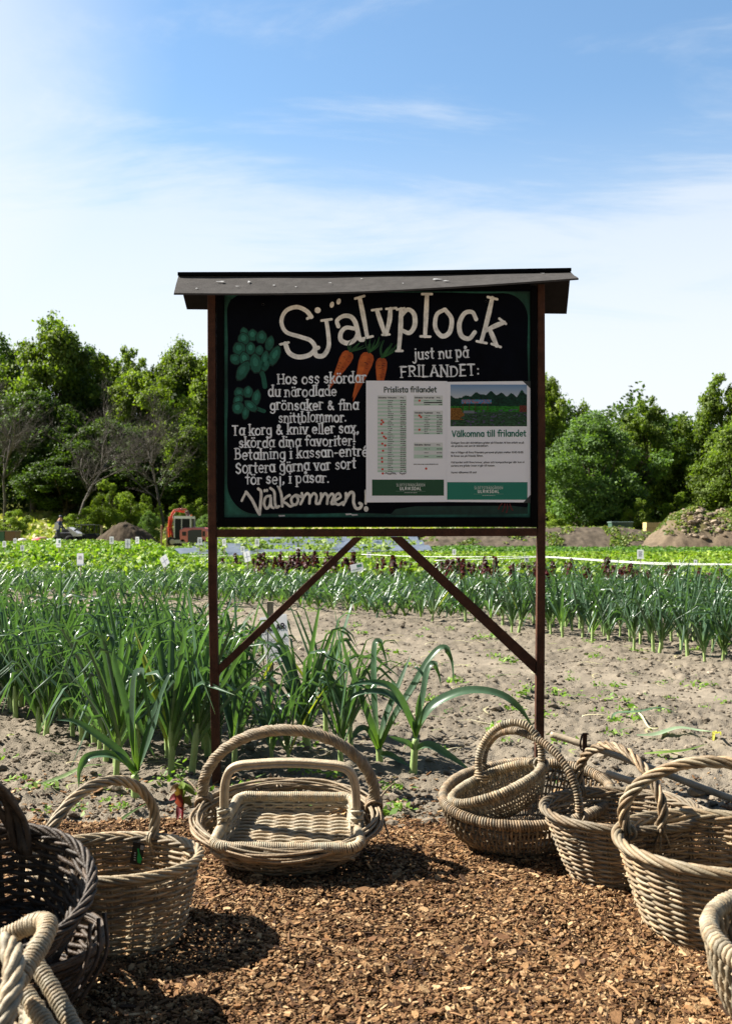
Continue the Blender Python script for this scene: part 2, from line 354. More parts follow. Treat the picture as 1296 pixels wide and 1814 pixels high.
# bark mulch sheet and its chips
def mulch_edge(x): return 3.40+.16*np.sin(x*1.7+.6)*.5+.14*fbm(x*3, x*0+2)+np.where(x < -.5, .10, 0)
def mulch_z(x, y):
    z = .014+.045*fbm(x*2.1, y*2.1, 3)+.03*fbm(x*11, y*11, 3)
    e = np.clip((y-mulch_edge(x)+.12)/.16, 0, 1)
    return z-.075*e*e
xs = np.linspace(-2.6, 2.6, 340); ys = np.linspace(.3, 3.7, 230); gx, gy = np.meshgrid(xs, ys)
mb = MB(); n = len(xs); i = np.arange(len(ys)-1)[:, None]; j = np.arange(n-1)[None, :]
mb.add(np.stack((gx, gy, mulch_z(gx, gy)), -1), np.stack((i*n+j, i*n+j+1, (i+1)*n+j+1, (i+1)*n+j), -1).reshape(-1, 4))
struct(mb.build('bark_mulch', M['mulch']))
def chips(mb, x, y, z, L, rg):
    k = len(x); wd = L*rg.uniform(.28, .62, k); th = np.minimum(L*.16, .0035)+.0008
    a = rg.random(k)*np.pi*2; pit = rg.normal(0, .30, k); rol = rg.normal(0, .35, k)
    base = np.array([(-1, -.5), (-.25, -1), (.8, -.75), (1, .35), (.3, 1), (-.75, .8)])
    b2 = base[None]*(1+.5*(rg.random((k, 6, 2))-.5))
    u = b2[..., 0]*L[:, None]*.5; v = b2[..., 1]*wd[:, None]*.5
    U = np.concatenate((u, u), 1); Vv = np.concatenate((v, v), 1); Wz = np.concatenate((np.zeros_like(u), np.repeat(th[:, None], 6, 1)), 1)
    cp, sp, cr, sr, ca, sa = [q[:, None] for q in (np.cos(pit), np.sin(pit), np.cos(rol), np.sin(rol), np.cos(a), np.sin(a))]
    y1 = Vv*cr-Wz*sr; z1 = Vv*sr+Wz*cr; x2 = U*cp-z1*sp; z2 = U*sp+z1*cp
    P = np.stack((x2*ca-y1*sa+x[:, None], x2*sa+y1*ca+y[:, None], z2+z[:, None]), -1)
    pal = np.array([(.215, .122, .054), (.155, .083, .037), (.29, .185, .092), (.095, .046, .020), (.40, .265, .14), (.185, .094, .038), (.045, .024, .013)])
    c = pal[rg.choice(7, k, p=[.22, .22, .15, .16, .05, .10, .10])]*rg.uniform(.8, 1.2, (k, 1))
    o = 12*np.arange(k)[:, None, None]
    side = np.array([(q, (q+1) % 6, 6+(q+1) % 6, 6+q) for q in range(6)])
    s0 = mb.n
    mb.add(P.reshape(-1, 3), (side[None]+o).reshape(-1, 4), np.repeat(c, 12, 0))
    top = np.array([6, 7, 8, 9, 10, 11]); mb.f.append((top[None]+o[:, 0]).reshape(-1, 6)+s0); mb.mi.append(np.zeros(k, int))
mb = MB()
k = 150000; y = 1.72+1.95*rng.random(k); x = (rng.random(k)-.5)*2*(.42*y+.12)
keep = (y < mulch_edge(x)+.05*rng.normal(0, 1, k)); x, y = x[keep], y[keep]; k = len(x)
L = np.clip(rng.lognormal(-4.93, .52, k), .003, .046)
chips(mb, x, y, mulch_z(x, y)+.001+.006*rng.random(k), L, rng)
k = 2600; y = 3.33+.75*rng.random(k)**2.2; x = (rng.random(k)-.5)*2*.45*y
chips(mb, x, y, soil_z(x, y)+.004, np.clip(rng.lognormal(-4.3, .5, k), .005, .05), rng)
k = 200; y = 1.75+1.6*rng.random(k); x = (rng.random(k)-.5)*2*(.42*y+.1); sv_ = rng.uniform(.025, .065, k)
for q in range(k):
    a = rng.random()*6.28; z_ = float(mulch_z(x[q:q+1], y[q:q+1])[0])+.008; d_ = np.array((math.cos(a), math.sin(a), rng.normal(0, .12))); p_ = np.array((x[q], y[q], z_))
    tube(mb, [p_-d_*sv_[q]*.5, p_+np.array((0, 0, .003)), p_+d_*sv_[q]*.5], sv_[q]*rng.uniform(.02, .06)+.0006, 4, col=np.array((.17, .095, .045))*rng.uniform(.4, 1.9))
stuff(mb.build('bark_chips', M['chip'], smooth=False), 'brown bark chips mulched over the ground in front of the sign', 'bark chips')
# ================================================================== LETTERING (own stroke alphabet)
def A(cx, cy, rx, ry, a0, a1, n=14):
    a = np.radians(np.linspace(a0, a1, n)); return np.stack((cx+rx*np.cos(a), cy+ry*np.sin(a)), -1)
def cat_(*ps): return np.vstack([np.asarray(p, float).reshape(-1, 2) for p in ps])
def S(*p): return smoothpath(np.column_stack((np.array(p, float), np.zeros(len(p)))), 6*len(p))[:, :2]
def Ln(*p): return np.array(p, float)
BOWL = A(.46, .5, .37, .5, 20, 380, 20)
GL = {   # width, strokes, dots; x height = 1
 'a': (.95, [BOWL, Ln((.84, 1), (.84, 0))]), 'b': (.95, [Ln((.12, 1.6), (.12, 0)), A(.5, .5, .37, .5, 160, 520, 20)]),
 'c': (.88, [A(.5, .5, .42, .5, 42, 318)]), 'd': (.98, [BOWL, Ln((.85, 1.6), (.85, 0))]),
 'e': (.92, [cat_((.1, .52), (.88, .52), A(.48, .5, .40, .5, 3, 312))]),
 'f': (.62, [cat_(A(.6, 1.28, .3, .32, 25, 180), (.3, 0)), Ln((.0, .95), (.62, .95))]),
 'g': (.95, [BOWL, cat_((.84, 1), A(.46, -.15, .38, .38, 0, -155))]),
 'h': (.95, [Ln((.14, 1.6), (.14, 0)), cat_((.14, .55), A(.49, .6, .33, .4, 165, 0), (.82, 0))]),
 'i': (.34, [Ln((.17, 1), (.17, 0))], [(.17, 1.45)]), 'j': (.45, [cat_((.3, 1), A(.02, -.15, .28, .36, 0, -150))], [(.3, 1.45)]),
 'k': (.88, [Ln((.14, 1.6), (.14, 0)), Ln((.76, 1), (.16, .42)), Ln((.36, .60), (.84, 0))]), 'l': (.34, [Ln((.17, 1.6), (.17, 0))]),
 'm': (1.5, [Ln((.14, 1), (.14, 0)), cat_((.14, .5), A(.45, .6, .30, .4, 165, 0), (.75, 0)), cat_((.75, .5), A(1.06, .6, .30, .4, 165, 0), (1.36, 0))]),
 'n': (.95, [Ln((.14, 1), (.14, 0)), cat_((.14, .5), A(.48, .6, .33, .4, 165, 0), (.81, 0))]),
 'o': (.95, [A(.475, .5, .42, .5, 90, 450, 22)]), 'p': (.97, [Ln((.13, 1), (.13, -.55)), A(.5, .5, .37, .5, 160, 520, 20)]),
 'r': (.66, [Ln((.14, 1), (.14, 0)), cat_((.14, .5), A(.47, .62, .32, .38, 165, 50))]),
 's': (.78, [S((.68, .82), (.45, 1.0), (.16, .83), (.24, .58), (.52, .46), (.66, .22), (.42, .0), (.08, .16))]),
 't': (.62, [cat_((.28, 1.4), (.28, .22), A(.46, .2, .18, .2, 180, 300, 8)), Ln((.0, .98), (.6, .98))]),
 'u': (.95, [cat_((.13, 1), A(.46, .38, .33, .38, 180, 350), (.82, .4)), Ln((.82, 1), (.82, 0))]),
 'v': (.9, [Ln((.06, 1), (.44, 0)), Ln((.82, 1), (.46, 0))]), 'x': (.85, [Ln((.08, 1), (.78, 0)), Ln((.76, 1), (.08, 0))]),
 'y': (.9, [Ln((.06, 1), (.45, .05)), Ln((.84, 1), (.25, -.55))]),
 '&': (1.15, [S((1.05, .0), (.3, .95), (.42, 1.32), (.68, 1.05), (.18, .5), (.2, .08), (.6, .0), (.98, .5))]),
 ',': (.34, [S((.2, .1), (.2, -.1), (.05, -.3))]), '.': (.34, [], [(.15, .08)]), '!': (.36, [Ln((.17, 1.5), (.17, .42))], [(.17, .06)]),
 '-': (.62, [Ln((.08, .52), (.54, .52))]), ':': (.4, [], [(.17, .15), (.17, .85)]),
 'H': (1.15, [Ln((.14, 1.5), (.14, 0)), Ln((1.0, 1.5), (1.0, 0)), Ln((.14, .78), (1.0, .78))]),
 'T': (1.05, [Ln((.05, 1.45), (1.0, 1.45)), Ln((.52, 1.45), (.52, 0))]),
 'B': (1.0, [Ln((.14, 1.5), (.14, 0)), cat_((.14, 1.5), A(.45, 1.14, .38, .36, 90, -90), (.14, .78)), cat_((.2, .79), A(.48, .4, .44, .39, 90, -90), (.14, .01))]),
 'S': (1.0, [S((.86, 1.2), (.55, 1.5), (.16, 1.25), (.25, .9), (.62, .68), (.86, .36), (.5, .0), (.08, .26))]),
 'V': (1.1, [Ln((.05, 1.5), (.52, 0)), Ln((1.02, 1.5), (.54, 0))]), 'F': (.92, [Ln((.14, 1.5), (.14, 0)), Ln((.14, 1.48), (.86, 1.48)), Ln((.14, .78), (.72, .78))]),
 'R': (1.02, [Ln((.14, 1.5), (.14, 0)), cat_((.14, 1.48), A(.48, 1.12, .38, .36, 90, -90), (.14, .76)), Ln((.42, .74), (.92, 0))]),
 'I': (.4, [Ln((.2, 1.5), (.2, 0))]), 'L': (.9, [Ln((.14, 1.5), (.14, 0)), Ln((.14, .02), (.82, .02))]),
 'A': (1.15, [Ln((.08, 0), (.56, 1.5)), Ln((1.06, 0), (.58, 1.5)), Ln((.28, .5), (.88, .5))]),
 'N': (1.15, [Ln((.14, 0), (.14, 1.5)), Ln((.16, 1.5), (.98, 0)), Ln((1.0, 0), (1.0, 1.5))]),
 'D': (1.1, [Ln((.14, 1.5), (.14, 0)), cat_((.14, 1.49), A(.45, .75, .54, .74, 90, -90), (.14, .01))]),
 'E': (.9, [Ln((.14, 1.5), (.14, 0)), Ln((.14, 1.48), (.82, 1.48)), Ln((.14, .78), (.7, .78)), Ln((.14, .02), (.84, .02))]),
 'P': (.98, [Ln((.14, 1.5), (.14, 0)), cat_((.14, 1.48), A(.46, 1.1, .40, .38, 90, -90), (.14, .72))]),
 'G': (1.15, [cat_(A(.6, .75, .52, .75, 45, 340), (1.08, .7), (.62, .7))]), 'O': (1.2, [A(.6, .75, .53, .75, 90, 450, 22)]),
 'U': (1.1, [cat_((.14, 1.5), A(.54, .45, .40, .45, 180, 360), (.94, 1.5))]), 'K': (1.05, [Ln((.14, 1.5), (.14, 0)), Ln((.92, 1.5), (.16, .68)), Ln((.38, .9), (.98, 0))]),
 'J': (.7, [cat_((.52, 1.5), A(.24, .32, .28, .32, 0, -150))]), '0': (.95, [A(.47, .75, .40, .75, 90, 450, 22)]), '1': (.6, [Ln((.1, 1.2), (.38, 1.5)), Ln((.38, 1.5), (.38, 0))]),
 '6': (.95, [cat_((.72, 1.5), S((.7, 1.5), (.25, 1.0), (.12, .55))), A(.48, .45, .38, .45, 90, 450, 18)]),
}
for b_, n_, mk in (('a', 'å', 'o'), ('a', 'ä', '..'), ('o', 'ö', '..'), ('e', 'é', '/'), ('A', 'Ä', '..'), ('O', 'Ö', '..'), ('A', 'Å', 'o'), ('U', 'Ü', '..')):
    g = GL[b_]; w = g[0]; h = 1.38 if b_.islower() else 1.85; cx_ = w*.48
    st = list(g[1]); dt = []
    if mk == 'o': st.append(A(cx_, h, .15, .15, 0, 360, 10))
    elif mk == '/': st.append(Ln((cx_-.08, h-.1), (cx_+.14, h+.22)))
    else: dt = [(cx_-.2, h), (cx_+.2, h)]
    GL[n_] = (w, st, dt)
class Ink:
    """painted or printed strokes lying on a surface; mp(px, py, lift) maps sheet coordinates to space"""
    def __init__(s, mp): s.mb = MB(); s.mp = mp; s.k = 0
    def ribbon(s, P, th, col, capn=5):
        P = np.asarray(P, float)
        keep = np.concatenate(([True], np.linalg.norm(np.diff(P, axis=0), axis=1) > 1e-4)); P = P[keep]
        if len(P) < 2: return
        T = np.gradient(P, axis=0); T /= np.maximum(np.linalg.norm(T, axis=1, keepdims=True), 1e-9)
        Nn = np.stack((-T[:, 1], T[:, 0]), -1); h = np.broadcast_to(np.asarray(th, float)/2, (len(P),))[:, None]
        s.k += 1; l0 = .0004+.00012*(s.k % 9)
        n = len(P); A_ = P+Nn*h; B_ = P-Nn*h
        lf = l0+np.arange(n)*1.5e-5
        V = [s.mp(*a, l) for a, l in zip(A_, lf)]+[s.mp(*a, l) for a, l in zip(B_, lf)]
        i = np.arange(n-1); s.mb.add(V, np.stack((i, i+1, n+i+1, n+i), -1), col)
        if capn:
            for e, sg in ((0, -1), (n-1, 1)):
                a0 = math.atan2(Nn[e, 1], Nn[e, 0]); hh = h[e, 0]
                aa = a0-sg*np.linspace(0, np.pi, capn+2)
                V = [s.mp(P[e, 0]+hh*math.cos(a), P[e, 1]+hh*math.sin(a), lf[e]) for a in aa]
                s0 = s.mb.n; s.mb.v.append(np.array(V)); s.mb.c.append(np.broadcast_to(np.asarray(col, float), (len(V), 3))); s.mb.n += len(V)
                s.mb.f.append(np.arange(len(V))[None]+s0); s.mb.mi.append(np.zeros(1, int))
    def blob(s, c, rx, ry, col, n=10, rot=0, lift=None):
        a = np.arange(n)/n*2*np.pi; s.k += 1; l = lift if lift is not None else .0004+.00012*(s.k % 9)
        x, y = rx*np.cos(a), ry*np.sin(a); cr, sr = math.cos(rot), math.sin(rot)
        s.poly(np.stack((c[0]+x*cr-y*sr, c[1]+x*sr+y*cr), -1), col, l)
    def poly(s, P, col, l):
        V = np.array([s.mp(*p, l) for p in P]); s0 = s.mb.n
        s.mb.v.append(V); s.mb.c.append(np.broadcast_to(np.asarray(col, float), (len(V), 3))); s.mb.n += len(V)
        s.mb.f.append(np.arange(len(V))[None]+s0); s.mb.mi.append(np.zeros(1, int))
    def text(s, line, p0, p1, xh, th, col, serif=0.0, jit=0.0, sp=.20, capn=4, wob=0.0, slant=0.0):
        """p0, p1: ends of the baseline in sheet coordinates (y down)"""
        adv = []; x = 0
        for ch in line:
            if ch == ' ': adv.append(x); x += .62; continue
            adv.append(x); x += GL[ch][0]+sp
        wtot = x-sp; p0 = np.array(p0, float); p1 = np.array(p1, float); d = p1-p0; L = np.linalg.norm(d); d = d/L; nrm_ = np.array((d[1], -d[0]))
        kx = L/wtot
        def mp2(gx, gy, gy0, sc): return p0+d*((gx+slant*gy)*kx)+nrm_*((gy*sc+gy0)*xh)
        for ch, ax in zip(line, adv):
            if ch == ' ': continue
            g = GL[ch]; gy0 = random.gauss(0, jit); sc = 1+random.gauss(0, jit*.7); ang = random.gauss(0, jit*.5)
            for stx in g[1]:
                st = np.array(stx); straight = len(st) == 2
                if straight: st = np.linspace(st[0], st[1], 4)
                pts = np.array([mp2(ax+q[0]+ang*q[1], q[1], gy0, sc) for q in st])
                n = len(pts); tw = th*(1+wob*np.sin(np.linspace(0, 3.1, n)+random.random()*3))
                s.ribbon(pts, tw, col, capn)
                if serif and straight and abs(stx[0][1]-stx[1][1]) > .5:
                    for q in stx:
                        if ch == 'T' and q[1] > 1: continue
                        e = mp2(ax+q[0]+ang*q[1], q[1], gy0, sc); w = serif*xh
                        s.ribbon(np.array([e-d*w, e, e+d*w]), th*.62, col, capn)
                elif serif and len(stx) > 4 and ch in 'pnmruhjcsS':
                    pass
            for q in (g[2] if len(g) > 2 else []):
                s.blob(mp2(ax+q[0], q[1], gy0, sc), th*.62, th*.62, col, 8)

# ================================================================== THE SIGN
LEAN = .042
def SP(px, py, off=0.0):       # a point of the sign's own (slightly leaning) plane, off metres in front of it
    k = (py-HZ)/F; Y = (3.95-LEAN)/(1-LEAN*k); p = W(px, py, Y); p[1] -= off; return p
sign = thing('signboard', 'tall black painted farm sign with rusty posts and a little grey roof', 'sign', (0, 0, 0))
sb = np.array(((SP(380, 1385)+SP(952, 1385))/2)); sb[2] = 0.0
sign.location = tuple(sb); O_ = sb
def spm(off0): return lambda x, y, l=0.0: SP(x, y, off0+l)-O_
def bar(poly, f0, f1, name, m, parent, bev=True):
    mb = MB(); prism(mb, poly, lambda x, y: SP(x, y, f0)-O_, lambda x, y: SP(x, y, f1)-O_)
    o = mb.build(name, m, parent, smooth=False)
    if bev:
        bv = o.modifiers.new('bevel', 'BEVEL'); bv.width = .0025; bv.segments = 2; bv.limit_method = 'ANGLE'
    return o
bar([(368.5, 512), (382.5, 512), (384.5, 1050), (391.5, 1400), (377, 1400), (370, 1050)], .018, -.018, 'post', M['rust'], sign)
bar([(950.5, 505), (963, 505), (964.5, 900), (964, 1050), (961, 1400), (946, 1400), (949.5, 1050), (951, 900)], .018, -.018, 'post', M['rust'], sign)
bar([(384.3, 937.5), (950.4, 935.5), (950, 949.5), (384.3, 951.5)], .016, -.016, 'crossbar', M['rust'], sign)
bar([(386.2, 1179), (626, 951.6), (643, 951.5), (386.6, 1197)], .013, -.013, 'brace', M['rust'], sign)
bar([(690, 951), (712, 951), (947.6, 1168), (947.2, 1194)], .013, -.013, 'brace', M['rust'], sign)
def frame_bar(poly, f0=.020, f1=-.022): return bar(poly, f0, f1, 'board_frame', M['frame'], sign)
frame_bar([(384.5, 508), (397, 508), (397, 934), (386, 934)])
frame_bar([(938.5, 508), (949, 508), (949.3, 934), (938.5, 934)])
frame_bar([(397.2, 917.5), (938.3, 917), (938.3, 933.5), (397.2, 934)])
frame_bar([(397.2, 505), (938.3, 503), (938.3, 514), (397.2, 516)])
board = bar([(397.1, 516.2), (938.4, 514.2), (938.4, 917), (397.1, 917.4)], .006, -.012, 'board', M['board'], sign, False)
bs = spm(.006)
# --- green painted border (irregular inner edge)
mb = MB()
def border_inner(u):       # u runs round the outline 0..4
    s_, t_ = int(u) % 4, u-int(u)
    wob = 1.6*math.sin(u*9.1)+1.1*math.sin(u*23.7)
    L_, R_, T_, B_ = 403.5, 934, 519, 910
    rr = [30, 46, 24, 46]   # corner rounding tl tr br bl
    P = {0: (L_+t_*(R_-L_), T_), 1: (R_, T_+t_*(B_-T_)), 2: (R_-t_*(R_-L_), B_), 3: (L_, B_-t_*(B_-T_))}[s_]
    x, y = P
    for (cx_, cy_, r_, sx, sy) in ((L_, T_, 34, 1, 1), (R_, T_, 46, -1, 1), (R_, B_, 14, -1, -1), (L_, B_, 52, 1, -1)):
        dx = (x-cx_)*sx; dy = (y-cy_)*sy
        if dx < r_ and dy < r_:
            ex, ey = r_-dx, r_-dy; dd = math.hypot(ex, ey)
            if dd > r_: ex, ey = ex*r_/dd, ey*r_/dd; x = cx_+sx*(r_-ex); y = cy_+sy*(r_-ey)
    return x+wob*.35, y+wob*.5
def border_outer(u):
    s_, t_ = int(u) % 4, u-int(u); L_, R_, T_, B_ = 397.6, 937.8, 516.8, 916.6
    return {0: (L_+t_*(R_-L_), T_), 1: (R_, T_+t_*(B_-T_)), 2: (R_-t_*(R_-L_), B_), 3: (L_, B_-t_*(B_-T_))}[s_]
us_ = np.linspace(0, 4, 241)[:-1]
inn = [border_inner(u) for u in us_]; out_ = [border_outer(u) for u in us_]
mid = [((a[0]+b[0])/2, (a[1]+b[1])/2) for a, b in zip(inn, out_)]
V = [bs(*p, .0004) for p in out_]+[bs(*p, .0004) for p in mid]+[bs(*p, .0004) for p in inn]; n = len(us_)
i = np.arange(n); i2 = (i+1) % n
gcol = np.array([(.008, .048, .036)]*n+[(.014, .100, .070)]*n+[(.010, .066, .048)]*n)*(1+.4*np.sin(np.tile(us_, 3)*17))[:, None]
mb.add(V, np.vstack((np.stack((i, i2, n+i2, n+i), -1), np.stack((n+i, n+i2, 2*n+i2, 2*n+i), -1))), gcol)
mb.build('border_paint', M['paint'], board)
ink = Ink(bs); ink.k = 3
ink.poly([(690, 913), (700, 902), (735, 897), (905, 896), (933, 899), (934, 910), (760, 912)], (.008, .036, .028), .0007)
for q, pth in enumerate(([(893, 893), (892, 899), (889, 906)], [(897, 893), (898, 900), (896, 908)], [(902, 893), (904, 899), (907, 904)], [(888, 892), (884, 897), (882, 902)])):
    ink.ribbon(S(*pth), 2.0, (.12, .012, .012))
ink.mb.build('border_paint', M['paint'], board)
# --- headline, letter by letter
WHT = (.90, .91, .88)
ink = Ink(bs)
def C1(*pts): return S(*[(300+x*.571, 460+y*.5708) for x, y in pts])
TH = 7.8
for st in (
    [(440, 178), (425, 160), (395, 148), (362, 160), (348, 192), (362, 225), (405, 240), (438, 252), (452, 275), (435, 296), (400, 303), (372, 290), (360, 262)],
    [(487, 192), (492, 225), (494, 270), (478, 298), (456, 298), (452, 280), (462, 274)],
    [(524, 208), (520, 190), (540, 176), (562, 178), (576, 195), (584, 225), (590, 247), (600, 250)],
    [(575, 215), (548, 212), (532, 228), (532, 250), (552, 260), (574, 250), (584, 230)],
    [(590, 120), (602, 180), (613, 240)],
    [(643, 158), (657, 200), (668, 232)], [(685, 154), (682, 190), (672, 232)],
    [(718, 155), (716, 220), (711, 282)], [(716, 178), (738, 156), (758, 170), (760, 205), (744, 228), (720, 220)],
    [(798, 110), (795, 180), (792, 238)],
    [(852, 156), (828, 172), (824, 212), (844, 238), (868, 226), (874, 185), (854, 156)],
    [(950, 186), (938, 164), (914, 168), (898, 200), (904, 236), (928, 246), (946, 226)],
    [(1000, 120), (984, 190), (966, 255)], [(1036, 196), (1010, 206), (978, 222)], [(992, 218), (1004, 245), (1014, 268)]):
    P = C1(*st); n = len(P)
    ink.ribbon(P, TH*(1+.10*np.sin(np.linspace(0, 6, n)+n)), WHT, 6)
for a_, b_, w_ in (((576, 122), (604, 114), 4.5), ((598, 246), (630, 239), 4.5), ((472, 190), (503, 186), 4.5), ((628, 158), (657, 154), 4.2), ((672, 154), (703, 151), 4.2), ((702, 284), (722, 284), 4.5), ((705, 156), (728, 152), 4.2),
                  ((783, 108), (813, 108), 4.5), ((778, 239), (808, 240), 4.5), ((986, 117), (1015, 124), 4.5), ((952, 254), (982, 260), 4.5), ((998, 262), (1026, 272), 4.5), ((1022, 184), (1042, 200), 4.5),
                  ((428, 184), (442, 176), 5), ((344, 264), (370, 258), 4.5), ((660, 234), (682, 233), 4.2)):
    ink.ribbon(C1(a_, ((a_[0]+b_[0])/2, (a_[1]+b_[1])/2), b_), w_, WHT, 5)
for x, y, rx, ry in ((460, 158, 5.6, 5.4), (504, 141, 3.8, 5.6), (525, 131, 3.8, 5.6)): ink.blob((300+x*.571, 460+y*.5708), rx, ry, WHT, 12, .3)
ink.mb.build('heading_lettering', M['paint'], board)
LT = (.78, .83, .88)
for line, p0, p1, xh, th in (
    ('just nu på', (733, 637), (829, 633), 13, 3.1), ('FRILANDET:', (709, 668.5), (849, 665), 13.6, 3.3),
    ('Hos oss skördar', (492, 681), (648, 678), 12.6, 3.1), ('du närodlade', (475.5, 703.5), (596, 701.5), 12.4, 3.1),
    ('grönsaker & fina', (478.5, 726.5), (634.5, 726), 12.4, 3.1), ('snittblommor.', (494, 748.5), (613.5, 747.5), 12.2, 3.1),
    ('Ta korg & kniv eller sax,', (412, 771.5), (635, 767), 12.2, 3.1), ('skörda dina favoriter!', (424, 793), (629, 788.5), 12.4, 3.1),
    ('Betalning i kassan-entré', (417, 815), (651, 807.5), 12.6, 3.1), ('Sortera gärna var sort', (418, 838.5), (630, 830), 12.8, 3.1),
    ('för sej, i påsar.', (436, 857.5), (583, 855), 12.6, 3.1)):
    ink = Ink(bs); ink.text(line, p0, p1, xh*.95, th*.84, LT, serif=.19, jit=.05, wob=.25)
    ink.mb.build('lettering', M['paint'], board)
ink = Ink(bs)
def C3(*pts): return S(*[(390+x*.2259, 510+y*.226) for x, y in pts])
for st, w_ in ((([(170, 1670), (185, 1640), (205, 1600)]), 4), ([(205, 1600), (250, 1660), (290, 1740), (310, 1775)], 5.4), ([(310, 1775), (318, 1690), (322, 1600), (300, 1575)], 5),
    ([(395, 1630), (360, 1640), (345, 1690), (365, 1730), (392, 1700), (398, 1640), (402, 1710), (420, 1725)], 4.6), ([(395, 1570), (425, 1600), (430, 1670), (440, 1720), (462, 1712)], 4.6),
    ([(462, 1565), (480, 1620), (488, 1712)], 4.8), ([(545, 1625), (520, 1640), (492, 1672), (520, 1690), (550, 1712), (580, 1700)], 4.6),
    ([(590, 1625), (560, 1650), (565, 1690), (595, 1698), (612, 1660), (595, 1625), (640, 1640)], 4.6), ([(640, 1610), (650, 1650), (630, 1695)], 4.6),
    ([(650, 1650), (680, 1612), (702, 1630), (700, 1690)], 4.6), ([(702, 1650), (732, 1612), (755, 1632), (752, 1688), (780, 1690)], 4.6),
    ([(790, 1612), (792, 1650), (775, 1692)], 4.6), ([(792, 1650), (820, 1612), (842, 1635), (838, 1692)], 4.6), ([(842, 1650), (872, 1615), (890, 1632), (872, 1690), (905, 1690)], 4.6),
    ([(905, 1665), (942, 1640), (930, 1612), (902, 1632), (898, 1675), (925, 1700), (965, 1680)], 4.6), ([(985, 1610), (985, 1660), (965, 1700)], 4.8),
    ([(985, 1655), (1020, 1605), (1045, 1615), (1045, 1680), (1062, 1725), (1092, 1728), (1108, 1700), (1092, 1688)], 5.4)):
    ink.ribbon(C3(*st), w_, (.72, .71, .66), 5)
ink.ribbon(C3((1140, 1590), (1142, 1640), (1140, 1690)), 4.4, (.72, .71, .66), 5)
for x, y, r_ in ((350, 1590, 2.4), (368, 1588, 2.4), (1143, 1733, 4.2)): ink.blob((390+x*.2259, 510+y*.226), r_, r_*1.25, (.72, .71, .66), 10)
ink.mb.build('lettering', M['paint'], board)
for x, y in ((484, 1787), (1006, 1775), (1053, 1780)):
    ink = Ink(bs); ink.poly([(390+(x-26)*.2259, 510+(y-6)*.226), (390+(x+22)*.2259, 510+(y-7)*.226), (390+(x+26)*.2259, 510+(y+3)*.226), (390+(x-20)*.2259, 510+(y+7)*.226)], (.6, .6, .6), .0012); ink.mb.build('paint_chip', M['paint'], board)
# --- carrots
for top, tip, w_, gr in (((619.5, 623), (583, 690), 22, (636, 603)), ((653, 625), (625, 712), 25, (657, 600)), ((676, 634), (671, 712), 20, (690, 606))):
    ink = Ink(bs); top = np.array(top); tip = np.array(tip); d = (tip-top)/np.linalg.norm(tip-top); nn = np.array((-d[1], d[0])); L_ = np.linalg.norm(tip-top)
    prof = [(0, .12), (.03, .36), (.10, .49), (.22, .5), (.45, .37), (.70, .2), (.9, .08), (1, .01)]
    ink.poly([top+d*L_*s_+nn*w_*h_ for s_, h_ in prof]+[top+d*L_*s_-nn*w_*h_ for s_, h_ in prof[::-1]], (.40, .078, .013), .0005)
    ink.poly([top+d*L_*(.08+.86*s_)+nn*w_*h_*.55+nn*w_*.12 for s_, h_ in prof]+[top+d*L_*(.08+.86*s_)-nn*w_*h_*.3+nn*w_*.12 for s_, h_ in prof[::-1]], (.50, .115, .020), .0007)
    for _ in range(13):
        s_ = random.uniform(.08, .6); c_ = top+d*L_*s_+nn*w_*random.uniform(-.4, .4)*(1-s_); ink.ribbon(np.array([c_-nn*1.8, c_, c_+nn*1.8]), .9, (.12, .02, .008), 2)
    for q in range(9):
        a = random.uniform(-1, 1); e = np.array(gr)+np.array((a*17, random.uniform(-3, 12)))
        ink.ribbon(S(top, (top+e)/2+np.array((a*5, 0)), e), np.linspace(3.6, .8, 18), random.choice(((.012, .065, .02), (.02, .11, .025), (.008, .045, .015))), 3)
    ink.mb.build('carrot_painting', M['paint'], board)
# --- artichokes: overlapping pointed scales
def artichoke(scales, stem, sw):
    ink = Ink(bs); l = .0004
    ink.ribbon(S(*[(390+x*.2259, 510+y*.226) for x, y in stem]), sw, (.007, .085, .056), 5)
    for (x, y, w_, h_, ang, tone) in scales:
        c_ = np.array((390+x*.2259, 510+y*.226)); a = math.radians(ang); u = np.array((math.sin(a), -math.cos(a))); v = np.array((u[1], -u[0]))*-1
        pr = [(-.5, .22), (-.3, .42), (0, .5), (.25, .4), (.42, .18), (.5, 0)]
        for sc, colr, e in ((1.0, (.002, .020, .014), 0), (.86, (.008, .092, .062), .00012), (.42, (.028*tone, .19*tone, .135*tone), .00024)):
            o_ = c_+u*h_*.226*(.05 if sc < .6 else 0)
            ink.poly([o_+u*s_*h_*.226*sc+v*q*w_*.226*sc for s_, q in pr]+[o_+u*s_*h_*.226*sc-v*q*w_*.226*sc for s_, q in pr[::-1]], colr, l+e)
        l += .00006*6
        if l > .004: l = .004
    ink.mb.build('artichoke_painting', M['paint'], board)
artichoke([(190, 350, 70, 90, -10, .7), (255, 370, 90, 100, 0, 1), (325, 385, 95, 110, 8, .9), (185, 400, 100, 110, -12, 1), (390, 435, 75, 130, 14, .8), (150, 475, 115, 110, -30, 1), (240, 475, 85, 110, 0, 1.1), (310, 490, 70, 85, 10, .8),
           (120, 560, 90, 100, -50, .9), (195, 560, 95, 130, -14, 1.2), (430, 530, 90, 180, 24, 1), (355, 560, 75, 150, 8, .9), (280, 590, 105, 170, -8, .9), (180, 650, 190, 95, -60, .7), (360, 600, 70, 120, 20, .7)],
          [(315, 640), (340, 700), (352, 775)], 8.5)
